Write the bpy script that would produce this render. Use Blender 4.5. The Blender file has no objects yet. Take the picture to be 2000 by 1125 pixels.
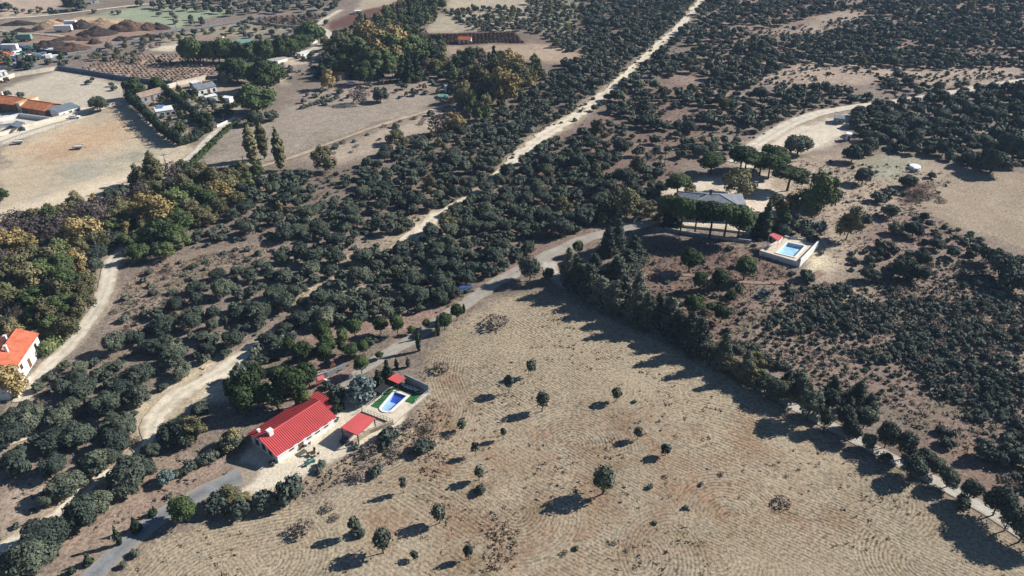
import bpy, math, random
import numpy as np

# ------------------------------------------------------------------ camera, sky, sun, exposure
S = bpy.context.scene
COL = S.collection
CAM_H, PITCH, FPX = 100.0, math.radians(32.0), 1428.0     # drone about 100 m above the fields
cam_d = bpy.data.cameras.new("camera")
cam = bpy.data.objects.new("camera", cam_d); COL.objects.link(cam)
cam.location = (0, 0, CAM_H); cam.rotation_euler = (math.pi/2 - PITCH, 0, 0)
cam_d.sensor_width = 36.0; cam_d.lens = 36.0*FPX/2000.0
cam_d.clip_start = 0.5; cam_d.clip_end = 12000
S.camera = cam
SUN_AZ, SUN_EL = math.radians(19.0), math.radians(31.0)   # azimuth counted from +X towards +Y
W = bpy.data.worlds.new("World"); S.world = W; W.use_nodes = True
wn = W.node_tree.nodes; wl = W.node_tree.links
for n in list(wn): wn.remove(n)
sky = wn.new("ShaderNodeTexSky"); sky.sky_type = 'NISHITA'; sky.sun_disc = False
sky.sun_elevation = SUN_EL; sky.sun_rotation = math.pi/2 - SUN_AZ
sky.air_density = 1.0; sky.dust_density = 0.0; sky.ozone_density = 5.0
bg = wn.new("ShaderNodeBackground"); bg.inputs[1].default_value = 0.05
wo = wn.new("ShaderNodeOutputWorld"); wl.new(sky.outputs[0], bg.inputs[0]); wl.new(bg.outputs[0], wo.inputs[0])
sun_d = bpy.data.lights.new("sun", 'SUN'); sun_d.energy = 5.0; sun_d.angle = math.radians(0.5); sun_d.color = (1.0, 0.965, 0.91)
sun = bpy.data.objects.new("sun", sun_d); COL.objects.link(sun)
sun.rotation_euler = (math.pi/2 - SUN_EL, 0, SUN_AZ + math.pi/2)
sun.location = (200, 100, 200)
S.view_settings.view_transform = 'Standard'; S.view_settings.look = 'None'
S.view_settings.exposure = 0.70; S.view_settings.gamma = 1.0
S.cycles.max_bounces = 4; S.cycles.diffuse_bounces = 2; S.cycles.glossy_bounces = 2; S.cycles.transparent_max_bounces = 4
GAIN = 1.45        # lit flat ground renders at albedo * GAIN

# ------------------------------------------------------------------ numeric helpers
rnd = random.Random(7)
def smooth(t): t = np.clip(t, 0, 1); return t*t*(3-2*t)
def _hash(i, j, seed):
    n = (i.astype(np.int64)*374761393 + j.astype(np.int64)*668265263 + seed*982451653) & 0x7fffffff
    n = ((n ^ (n >> 13))*1274126177) & 0x7fffffff
    n = (n ^ (n >> 16)) & 0xffff
    return n/65535.0
def vnoise(x, y, size, seed=0):
    x = np.asarray(x, float)/size; y = np.asarray(y, float)/size
    i = np.floor(x); j = np.floor(y); u = smooth(x-i); v = smooth(y-j)
    a = _hash(i, j, seed); b = _hash(i+1, j, seed); c = _hash(i, j+1, seed); d = _hash(i+1, j+1, seed)
    return (a*(1-u)+b*u)*(1-v) + (c*(1-u)+d*u)*v
def fnoise(x, y, size, seed=0, octv=3):
    s = 0; a = 1; t = 0
    for k in range(octv):
        s = s + a*vnoise(x, y, size/2**k, seed+k*17); t += a; a *= 0.5
    return s/t
PADS = []           # (x, y, radius, height) levelled plots under buildings
def hraw(x, y):
    x = np.asarray(x, float); y = np.asarray(y, float)
    r = 3.6*(fnoise(x, y, 130, 3, 2)-0.5) + 1.0*(vnoise(x, y, 38, 9)-0.5)
    return r + 3.0*np.exp(-((x-62)**2+(y-222)**2)/(46.0**2))
def hz(x, y):
    r = hraw(x, y)
    for (px, py, rad, hh) in PADS:
        w = 1-smooth((np.hypot(np.asarray(x)-px, np.asarray(y)-py)-rad)/(0.8*rad+4))
        r = r*(1-w) + hh*w
    return r
def ray(px, py):
    u = (px-1000.0)/FPX; v = -(py-562.5)/FPX; c, s = math.cos(PITCH), math.sin(PITCH)
    return np.array([u, c+v*s, -s+v*c])
def P(px, py, dz=0.0):
    """ground point (or a point dz above the ground) seen at photo pixel px, py"""
    d = ray(px, py); z = dz
    for k in range(14):
        t = (z-CAM_H)/d[2]; x = d[0]*t; y = d[1]*t
        z = 0.5*z + 0.5*(float(hz(x, y))+dz)
    return np.array([x, y, float(hz(x, y))+dz])
def proj(x, y, z):
    c, s = math.cos(PITCH), math.sin(PITCH); q = z-CAM_H
    dep = y*c - q*s; up = y*s + q*c
    return 1000+FPX*x/dep, 562.5-FPX*up/dep, FPX/dep
def pad(px, py, rad, dh=0.0):
    p = P(px, py); PADS.append((p[0], p[1], rad, float(hraw(p[0], p[1]))+dh))
pad(590, 850, 17); pad(770, 785, 10); pad(1405, 405, 17); pad(1540, 490, 9); pad(50, 695, 14); pad(60, 215, 26); pad(345, 200, 18)
def inpoly(x, y, poly):
    x = np.asarray(x, float); y = np.asarray(y, float); ins = np.zeros(x.shape, bool); n = len(poly)
    for i in range(n):
        x0, y0 = poly[i]; x1, y1 = poly[(i+1) % n]
        if y0 == y1: continue
        c = ((y0 > y) != (y1 > y)) & (x < (x1-x0)*(y-y0)/(y1-y0)+x0); ins ^= c
    return ins
def segdist(x, y, pts, closed=False):
    d = np.full(np.shape(x), 1e9); n = len(pts)
    for i in range(n if closed else n-1):
        x0, y0 = pts[i][:2]; x1, y1 = pts[(i+1) % n][:2]
        L = (x1-x0)**2+(y1-y0)**2+1e-9
        t = np.clip(((x-x0)*(x1-x0)+(y-y0)*(y1-y0))/L, 0, 1)
        d = np.minimum(d, np.hypot(x-x0-t*(x1-x0), y-y0-t*(y1-y0)))
    return d
def wpoly(pp): return [tuple(P(*p)[:2]) for p in pp]
def lin(c):
    c = np.asarray(c, float)/255.0
    return np.where(c <= 0.04045, c/12.92, ((c+0.055)/1.055)**2.4)
def alb(c):
    a = lin(c)/GAIN; g = a.mean(); return np.clip(g+(a-g)*0.76, 0, 0.85)

# ------------------------------------------------------------------ materials
MATS = {}
def mat(name, col, rough=0.85, metal=0.0, spec=0.3, vary=0.0, vscale=1.0, col2=None, bump=0.0, bscale=5.0):
    m = bpy.data.materials.new(name); m.use_nodes = True; nt = m.node_tree; b = nt.nodes["Principled BSDF"]
    b.inputs["Roughness"].default_value = rough; b.inputs["Metallic"].default_value = metal
    b.inputs["Specular IOR Level"].default_value = spec
    b.inputs["Base Color"].default_value = (*col, 1)
    if vary > 0 or col2 is not None or bump > 0:
        tc = nt.nodes.new("ShaderNodeNewGeometry")
        nz = nt.nodes.new("ShaderNodeTexNoise"); nz.inputs["Scale"].default_value = vscale; nz.inputs["Detail"].default_value = 5
        nt.links.new(tc.outputs["Position"], nz.inputs["Vector"])
        mx = nt.nodes.new("ShaderNodeMix"); mx.data_type = 'RGBA'
        c2 = col2 if col2 is not None else tuple(c*(1-vary) for c in col)
        c1 = col if col2 is not None else tuple(min(1, c*(1+vary*0.6)) for c in col)
        mx.inputs[6].default_value = (*c1, 1); mx.inputs[7].default_value = (*c2, 1)
        mr = nt.nodes.new("ShaderNodeMapRange"); mr.inputs[1].default_value = 0.32; mr.inputs[2].default_value = 0.68
        nt.links.new(nz.outputs[0], mr.inputs[0]); nt.links.new(mr.outputs[0], mx.inputs[0])
        nt.links.new(mx.outputs[2], b.inputs["Base Color"])
        if bump > 0:
            n2 = nt.nodes.new("ShaderNodeTexNoise"); n2.inputs["Scale"].default_value = bscale; n2.inputs["Detail"].default_value = 4
            nt.links.new(tc.outputs["Position"], n2.inputs["Vector"])
            bp = nt.nodes.new("ShaderNodeBump"); bp.inputs["Strength"].default_value = bump; bp.inputs["Distance"].default_value = 0.2
            nt.links.new(n2.outputs[0], bp.inputs["Height"]); nt.links.new(bp.outputs[0], b.inputs["Normal"])
    MATS[name] = m; return m
def foliage(name, c1, c2, c3=None, trans=0.0):
    """leaf material: leaf to leaf, clump to clump and tree to tree variation of the leaf colour"""
    m = bpy.data.materials.new(name); m.use_nodes = True; nt = m.node_tree; N = nt.nodes.new; L = nt.links.new
    b = nt.nodes["Principled BSDF"]; b.inputs["Roughness"].default_value = 0.75; b.inputs["Specular IOR Level"].default_value = 0.12
    g = N("ShaderNodeNewGeometry"); oi = N("ShaderNodeObjectInfo")
    nz = N("ShaderNodeTexNoise"); nz.inputs["Scale"].default_value = 0.22; nz.inputs["Detail"].default_value = 3
    L(g.outputs["Position"], nz.inputs["Vector"])
    a = N("ShaderNodeMath"); a.operation = 'MULTIPLY_ADD'; a.inputs[1].default_value = 0.34; L(g.outputs["Random Per Island"], a.inputs[0])
    a2 = N("ShaderNodeMath"); a2.operation = 'MULTIPLY_ADD'; a2.inputs[1].default_value = 0.72; L(oi.outputs["Random"], a2.inputs[0])
    a3 = N("ShaderNodeMath"); a3.operation = 'SUBTRACT'; a3.inputs[1].default_value = 0.5; L(nz.outputs[0], a3.inputs[0])
    L(a3.outputs[0], a2.inputs[2]); L(a2.outputs[0], a.inputs[2])
    r = N("ShaderNodeValToRGB"); r.color_ramp.elements[0].color = (*c1, 1); r.color_ramp.elements[1].color = (*c2, 1)
    r.color_ramp.elements[0].position = 0.1; r.color_ramp.elements[1].position = 0.72
    if c3:
        e = r.color_ramp.elements.new(1.0); e.color = (*c3, 1)
    L(a.outputs[0], r.inputs[0]); L(r.outputs[0], b.inputs["Base Color"])
    MATS[name] = m; return m
mat("bark", (0.075, 0.055, 0.04), 0.95, vary=0.4, vscale=3)
mat("pale_bark", (0.22, 0.19, 0.15), 0.95, vary=0.3, vscale=3)
foliage("oak_leaf", (0.040, 0.053, 0.042), (0.082, 0.098, 0.068), (0.155, 0.165, 0.108))
foliage("shrub_leaf", (0.052, 0.066, 0.054), (0.100, 0.118, 0.090), (0.165, 0.175, 0.13))
foliage("pine_leaf", (0.030, 0.046, 0.020), (0.066, 0.096, 0.034), (0.120, 0.155, 0.058))
foliage("green_leaf", (0.045, 0.070, 0.027), (0.105, 0.135, 0.052), (0.185, 0.200, 0.085))
foliage("yellow_leaf", (0.17, 0.13, 0.055), (0.33, 0.245, 0.105), (0.46, 0.36, 0.18))
foliage("olive_gold_leaf", (0.082, 0.082, 0.040), (0.165, 0.152, 0.076), (0.265, 0.230, 0.118))
foliage("brown_twig", (0.12, 0.098, 0.082), (0.21, 0.17, 0.14), (0.30, 0.25, 0.20))
foliage("grey_conifer_leaf", (0.050, 0.060, 0.046), (0.100, 0.112, 0.080), (0.18, 0.18, 0.13))
foliage("olive_leaf", (0.050, 0.062, 0.048), (0.095, 0.108, 0.082), (0.16, 0.17, 0.13))
foliage("silver_leaf", (0.07, 0.10, 0.095), (0.14, 0.18, 0.17), (0.22, 0.26, 0.24))
foliage("agave_leaf", (0.08, 0.12, 0.12), (0.16, 0.21, 0.21), (0.24, 0.29, 0.28))
foliage("cypress_leaf", (0.020, 0.034, 0.020), (0.044, 0.062, 0.032), (0.08, 0.10, 0.05))
foliage("bare_twig", (0.055, 0.046, 0.042), (0.105, 0.085, 0.078), (0.16, 0.13, 0.115))
foliage("rust_weed", (0.16, 0.10, 0.065), (0.26, 0.18, 0.115), (0.40, 0.32, 0.20))
foliage("dry_weed", (0.20, 0.155, 0.11), (0.32, 0.255, 0.175), (0.44, 0.37, 0.25))
foliage("grey_weed", (0.085, 0.085, 0.065), (0.15, 0.145, 0.11), (0.23, 0.215, 0.165))
mat("white_wall", (0.70, 0.69, 0.66), 0.9, vary=0.10, vscale=0.8)
mat("cream_wall", (0.62, 0.55, 0.44), 0.9, vary=0.18, vscale=0.7)
mat("grey_wall", (0.26, 0.27, 0.28), 0.9, vary=0.25, vscale=0.6)
mat("stone_wall", (0.34, 0.29, 0.22), 0.95, vary=0.35, vscale=1.6, bump=0.5)
mat("brick_wall", (0.22, 0.12, 0.085), 0.95, vary=0.3, vscale=1.5)
mat("red_sheet", (0.58, 0.085, 0.085), 0.5, spec=0.4, col2=(0.46, 0.075, 0.072), vscale=0.45)
mat("red_tile", (0.50, 0.135, 0.070), 0.8, vary=0.28, vscale=0.9, bump=0.4, bscale=4)
mat("orange_tile", (0.52, 0.19, 0.085), 0.85, vary=0.3, vscale=0.6, bump=0.4, bscale=4)
mat("yellow_tile", (0.55, 0.36, 0.17), 0.85, vary=0.2, vscale=0.6)
mat("brown_tile", (0.30, 0.22, 0.17), 0.9, vary=0.3, vscale=0.8)
mat("slate_roof", (0.18, 0.195, 0.22), 0.6, vary=0.3, vscale=0.9, bump=0.3, bscale=3)
mat("grey_sheet", (0.16, 0.19, 0.22), 0.55, vary=0.15, vscale=0.4)
mat("green_sheet", (0.17, 0.30, 0.23), 0.6, vary=0.2, vscale=0.6)
mat("white_sheet", (0.72, 0.72, 0.70), 0.6, vary=0.1, vscale=0.5)
mat("dark_glass", (0.02, 0.025, 0.03), 0.15, spec=0.5)
mat("wood", (0.16, 0.085, 0.045), 0.7, vary=0.3, vscale=4)
mat("dark_wood", (0.05, 0.035, 0.028), 0.8, vary=0.3, vscale=4)
mat("white_paint", (0.78, 0.78, 0.76), 0.5)
mat("metal", (0.35, 0.36, 0.37), 0.45, metal=0.6)
mat("dark_metal", (0.045, 0.05, 0.055), 0.5)
mat("concrete", (0.40, 0.37, 0.32), 0.9, vary=0.2, vscale=0.7)
mat("coping", (0.74, 0.71, 0.65), 0.7, vary=0.1, vscale=1.5)
mat("paving", (0.62, 0.53, 0.41), 0.85, vary=0.16, vscale=1.2)
mat("turf", (0.025, 0.115, 0.030), 0.9, vary=0.3, vscale=1.5)
mat("pool_tile", (0.38, 0.50, 0.83), 0.4, vary=0.12, vscale=2)
mat("pool_tile_shaded", (0.08, 0.16, 0.60), 0.4, vary=0.12, vscale=2)  # pool tile darkened to paint the shadow on the deep end's steep wall
mat("pool_light", (0.54, 0.73, 0.85), 0.4, vary=0.25, vscale=0.7)
mat("red_fabric", (0.52, 0.11, 0.115), 0.8, vary=0.2, vscale=1)
mat("teal", (0.02, 0.13, 0.11), 0.6)
mat("black_cloth", (0.02, 0.022, 0.025), 0.8)
mat("blue_wall", (0.10, 0.14, 0.21), 0.8, vary=0.25, vscale=0.6)
mat("soil_brown", (0.12, 0.072, 0.048), 0.95, vary=0.5, vscale=0.5, bump=0.9, bscale=1.2)
mat("soil_dark", (0.055, 0.038, 0.032), 0.95, vary=0.5, vscale=0.6, bump=0.9, bscale=1.2)
mat("soil_sand", (0.40, 0.27, 0.16), 0.95, vary=0.35, vscale=0.4, bump=0.8, bscale=1.2)
mat("rubble", (0.40, 0.34, 0.28), 0.95, col2=(0.16, 0.10, 0.08), vscale=1.3, bump=0.9, bscale=2)
mat("tyre", (0.015, 0.015, 0.016), 0.9)
mat("car_white", (0.75, 0.75, 0.74), 0.3, spec=0.6)
mat("car_blue", (0.05, 0.09, 0.2), 0.3, spec=0.6)
mat("blue_plastic", (0.08, 0.22, 0.42), 0.5)
mat("water", (0.10, 0.25, 0.42), 0.04, spec=0.5)
def water_mat():
    m = MATS["water"]; b = m.node_tree.nodes["Principled BSDF"]
    b.inputs["Transmission Weight"].default_value = 1.0; b.inputs["IOR"].default_value = 1.33
    b.inputs["Base Color"].default_value = (0.80, 0.93, 0.98, 1)
    n = m.node_tree.nodes.new("ShaderNodeTexNoise"); n.inputs["Scale"].default_value = 1.6; n.inputs["Detail"].default_value = 3
    g = m.node_tree.nodes.new("ShaderNodeNewGeometry"); m.node_tree.links.new(g.outputs["Position"], n.inputs["Vector"])
    bp = m.node_tree.nodes.new("ShaderNodeBump"); bp.inputs["Strength"].default_value = 0.15; bp.inputs["Distance"].default_value = 0.1
    m.node_tree.links.new(n.outputs[0], bp.inputs["Height"]); m.node_tree.links.new(bp.outputs[0], b.inputs["Normal"])
    # thin water film: light passes to the tiles below, surface keeps its sky reflection
    t = m.node_tree.nodes.new("ShaderNodeBsdfTransparent"); t.inputs[0].default_value = (0.86, 0.95, 0.99, 1)
    gl = m.node_tree.nodes.new("ShaderNodeBsdfGlossy"); gl.inputs["Roughness"].default_value = 0.05
    lw = m.node_tree.nodes.new("ShaderNodeLayerWeight"); fr = m.node_tree.nodes.new("ShaderNodeMath"); fr.operation = 'POWER'; fr.inputs[1].default_value = 4.0; m.node_tree.links.new(lw.outputs["Facing"], fr.inputs[0])
    m.node_tree.links.new(bp.outputs[0], gl.inputs["Normal"])
    mx = m.node_tree.nodes.new("ShaderNodeMixShader"); L = m.node_tree.links.new
    L(fr.outputs[0], mx.inputs[0]); L(t.outputs[0], mx.inputs[1]); L(gl.outputs[0], mx.inputs[2])
    L(mx.outputs[0], m.node_tree.nodes["Material Output"].inputs[0])
water_mat()

# ------------------------------------------------------------------ mesh helpers
def mesh_np(name, v, quads=None, tris=None, mats=(), midx=None, sm=False):
    me = bpy.data.meshes.new(name); v = np.asarray(v, np.float32).reshape(-1, 3)
    q = np.asarray(quads if quads is not None else np.zeros((0, 4)), np.int32).reshape(-1, 4)
    t = np.asarray(tris if tris is not None else np.zeros((0, 3)), np.int32).reshape(-1, 3)
    me.vertices.add(len(v)); me.vertices.foreach_set("co", v.ravel())
    me.loops.add(q.size+t.size); me.loops.foreach_set("vertex_index", np.concatenate([q.ravel(), t.ravel()]))
    st = np.concatenate([np.arange(len(q))*4, q.size+np.arange(len(t))*3]).astype(np.int32)
    me.polygons.add(len(st)); me.polygons.foreach_set("loop_start", st)
    me.polygons.foreach_set("loop_total", np.concatenate([np.full(len(q), 4), np.full(len(t), 3)]).astype(np.int32))
    if midx is not None: me.polygons.foreach_set("material_index", np.asarray(midx, np.int32))
    if sm: me.polygons.foreach_set("use_smooth", np.ones(len(st), bool))
    for m in mats: me.materials.append(MATS[m] if isinstance(m, str) else m)
    me.update(calc_edges=True); return me
class MB:
    def __init__(s): s.v = []; s.f = []
    def quad(s, *p):
        n = len(s.v); s.v += [tuple(map(float, q)) for q in p]; s.f.append(tuple(range(n, n+len(p))))
    def box(s, x0, x1, y0, y1, z0, z1):
        n = len(s.v); s.v += [(x, y, z) for z in (z0, z1) for (x, y) in ((x0, y0), (x1, y0), (x1, y1), (x0, y1))]
        for f in ((3, 2, 1, 0), (4, 5, 6, 7), (0, 1, 5, 4), (1, 2, 6, 5), (2, 3, 7, 6), (3, 0, 4, 7)): s.f.append(tuple(n+i for i in f))
    def slab(s, pts, th):
        """extrude a planar polygon (top face) down by th"""
        n = len(s.v); k = len(pts); s.v += [tuple(map(float, p)) for p in pts]+[(p[0], p[1], p[2]-th) for p in pts]
        s.f.append(tuple(range(n, n+k))); s.f.append(tuple(range(n+2*k-1, n+k-1, -1)))
        for i in range(k): j = (i+1) % k; s.f.append((n+i, n+k+i, n+k+j, n+j))
    def tube(s, pts, radii, k=7, cap=True):
        pts = [np.asarray(p, float) for p in pts]; n0 = len(s.v)
        for i, p in enumerate(pts):
            d = pts[min(i+1, len(pts)-1)]-pts[max(i-1, 0)]; d = d/(np.linalg.norm(d)+1e-9)
            a = np.cross(d, (0, 0, 1) if abs(d[2]) < 0.9 else (1, 0, 0)); a /= np.linalg.norm(a); b = np.cross(d, a)
            for j in range(k):
                t = 2*math.pi*j/k; s.v.append(tuple(p+radii[i]*(a*math.cos(t)+b*math.sin(t))))
        for i in range(len(pts)-1):
            for j in range(k):
                a0 = n0+i*k+j; a1 = n0+i*k+(j+1) % k; s.f.append((a0, a0+k, a1+k, a1))
        if cap: s.f.append(tuple(n0+(len(pts)-1)*k+j for j in range(k))); s.f.append(tuple(n0+k-1-j for j in range(k)))
    def cyl(s, x, y, z0, z1, r, k=12): s.tube([(x, y, z0), (x, y, z1)], [r, r], k)
    def mesh(s, name, m):
        me = bpy.data.meshes.new(name); me.from_pydata(s.v, [], s.f); me.materials.append(MATS[m] if isinstance(m, str) else m); me.update(); return me
    def build(s, name, m, parent=None, label=None):
        o = bpy.data.objects.new(name, s.mesh(name, m)); COL.objects.link(o)
        if parent is not None: o.parent = parent
        if label: o["label"] = label
        return o
def tag(o, label, cat=None, group=None, kind=None):
    o["label"] = label
    if cat: o["category"] = cat
    if group: o["group"] = group
    o["kind"] = kind or "thing"
    return o
def thing(name, label, cat, loc, rz=0.0, group=None):
    o = bpy.data.objects.new(name, None); COL.objects.link(o); o.location = [float(c) for c in loc]; o.rotation_euler = (0, 0, rz)
    o.empty_display_size = 0.5
    return tag(o, label, cat, group)
def one(name, mb_or_me, m, label, cat, loc, rz=0.0, group=None, scale=1.0):
    me = mb_or_me.mesh(name, m) if isinstance(mb_or_me, MB) else mb_or_me
    o = bpy.data.objects.new(name, me); COL.objects.link(o); o.location = [float(c) for c in loc]; o.rotation_euler = (0, 0, rz)
    o.scale = (scale,)*3 if not isinstance(scale, tuple) else scale
    return tag(o, label, cat, group)

# ------------------------------------------------------------------ roads and tracks (centre lines as photo points, width in metres)
def catmull(pts, step=1.2):
    pts = np.asarray(pts, float); out = []; n = len(pts)
    for i in range(n-1):
        p0 = pts[max(i-1, 0)]; p1 = pts[i]; p2 = pts[i+1]; p3 = pts[min(i+2, n-1)]
        k = max(2, int(np.hypot(*(p2-p1)[:2])/step))
        for t in np.arange(k)/k:
            out.append(0.5*((2*p1)+(-p0+p2)*t+(2*p0-5*p1+4*p2-p3)*t*t+(-p0+3*p1-3*p2+p3)*t**3))
    out.append(pts[-1]); return np.array(out)
ROADS = {
 "asphalt_road": ("asphalt", [(150,1160,4.2),(185,1122,4.2),(260,1052,4.0),(330,1000,3.9),(400,960,3.9),(440,944,4.2),(472,932,5.0)], .5),
 "gravel_lane": ("lane", [(640,800,2.2),(665,768,2.4),(690,735,2.8),(722,712,3.2),(760,690,3.6),(800,665,4.0),(850,635,4.0),(920,587,4.0),(960,558,4.2),(1000,536,4.6),(1050,513,5.2),(1090,490,4.6),(1150,465,4.2),(1220,446,4.0),(1285,433,4.0)], .7),
 "concrete_lane": ("concrete", [(1072,512,4),(1090,545,4),(1170,592,3.0),(1290,648,2.8),(1400,706,2.8),(1500,765,2.9),(1560,798,3.0),(1620,831,3.0),(1680,864,3.0),(1740,896,3.0),(1800,927,3.0),(1850,952,3.0),(1920,992,3.0),(2000,1046,3.0),(2080,1105,3.0)], .35),
 "sandy_firebreak": ("sand", [(1385,-12,3),(1368,2,3.4),(1342,35,4.6),(1318,62,5.5),(1290,84,5),(1245,125,3.8),(1200,166,5.2),(1150,208,6),(1108,238,6.8),(1058,268,7.4),(1018,302,6.0),(985,330,4.2),(962,355,2.8),(930,376,2.4),(885,402,2.4),(845,428,4.0)], 2.6),
 "sandy_clearing": ("sand", [(862,418,5),(848,427,6.5),(832,442,5.5),(800,458,3.0),(766,482,1.6)], 1.6),
 "woodland_path": ("dusty", [(770,478,1.5),(735,510,1.5),(700,542,2.6),(660,562,1.8),(610,592,1.3),(560,630,1.6),(528,656,2.0)], .9),
 "sandy_track": ("sand", [(532,654,1.6),(512,668,2.6),(482,690,3.6),(440,722,5.6),(395,745,4.2),(350,770,5.4),(318,800,5.4),(300,832,4.4),(288,868,3.2),(262,885,1.8)], 1.3),
 "sandy_path": ("sand", [(215,918,2.0),(172,950,2.8),(125,998,3.6),(80,1030,3.8),(30,1062,4),(-30,1098,4)], .8),
 "white_track": ("pale_lane", [(255,470,3.4),(240,490,3.8),(217,516,4.4),(208,560,4.2),(190,602,3.9),(165,640,3.6),(130,682,3.6),(97,712,3.6),(62,750,3.8),(40,785,3.6)], .6),
 "dirt_track": ("pale_lane", [(322,352,3.6),(350,328,3.4),(380,300,3.4),(410,270,3.4),(440,246,3.4),(470,230,3.2)], .5),
 "country_road": ("grey_lane", [(-30,158,5.2),(0,150,5.2),(60,135,5.2),(130,109,5.2),(200,93,5.2),(270,76,5.2),(340,61,5.2),(420,50,5.2),(470,41,5.2),(515,31,5.2)], .4),
 "cream_track": ("pale_lane", [(-20,38,3.6),(60,33.5,3.6),(130,27,3.8),(200,18.5,3.8),(260,11.5,3.6),(330,5,3.6)], .5),
 "hilltop_track": ("pale_lane", [(1432,318,4),(1470,288,5),(1510,262,6),(1550,240,6),(1600,222,5.5),(1660,211,5),(1720,203,5),(1790,193,5),(1850,183,5.5),(1910,172,6),(1960,164,5.5),(2030,153,5)], .8),
 "farm_track": ("pale_lane", [(665,20,3.4),(630,42,3.6),(624,54,4),(641,64,4.5),(645,78,6),(628,92,9),(598,103,6.5),(560,116,4),(520,129,3.2),(478,144,3)], .8),
 "field_track": ("dusty", [(876,204,2.4),(820,222,2.4),(760,240,2.2),(700,260,2.0),(640,282,2.0),(560,312,2.2),(480,331,2.4),(385,341,3)], .7),
 "garden_footpath": ("red_path", [(1232,548,2),(1290,535,1.8),(1340,538,1.6),(1400,546,1.6),(1480,553,1.6),(1560,549,1.8),(1604,533,2)], .5),
 "ridge_path": ("dusty", [(1490,125,2.2),(1560,122,2.4),(1640,128,2.4),(1720,131,2.4),(1795,138,2.2)], .7),
 "farm_lane": ("cream_lane", [(-20,281,4.5),(60,252,4.6),(130,232,4.4),(200,212,4),(240,204,3.6)], .4),
 "yard_dirt_road": ("dusty", [(0,60,3),(40,66,3),(90,68,3),(140,74,3)], .8),
 "lower_sand_path": ("sand", [(0,872,1.8),(40,858,1.8),(75,846,2)], .5),
}
RW = {}
for k, (m, pts, rag) in ROADS.items():
    w = np.array([[*P(p[0], p[1])[:2], p[2]] for p in pts]); RW[k] = catmull(w)

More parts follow.
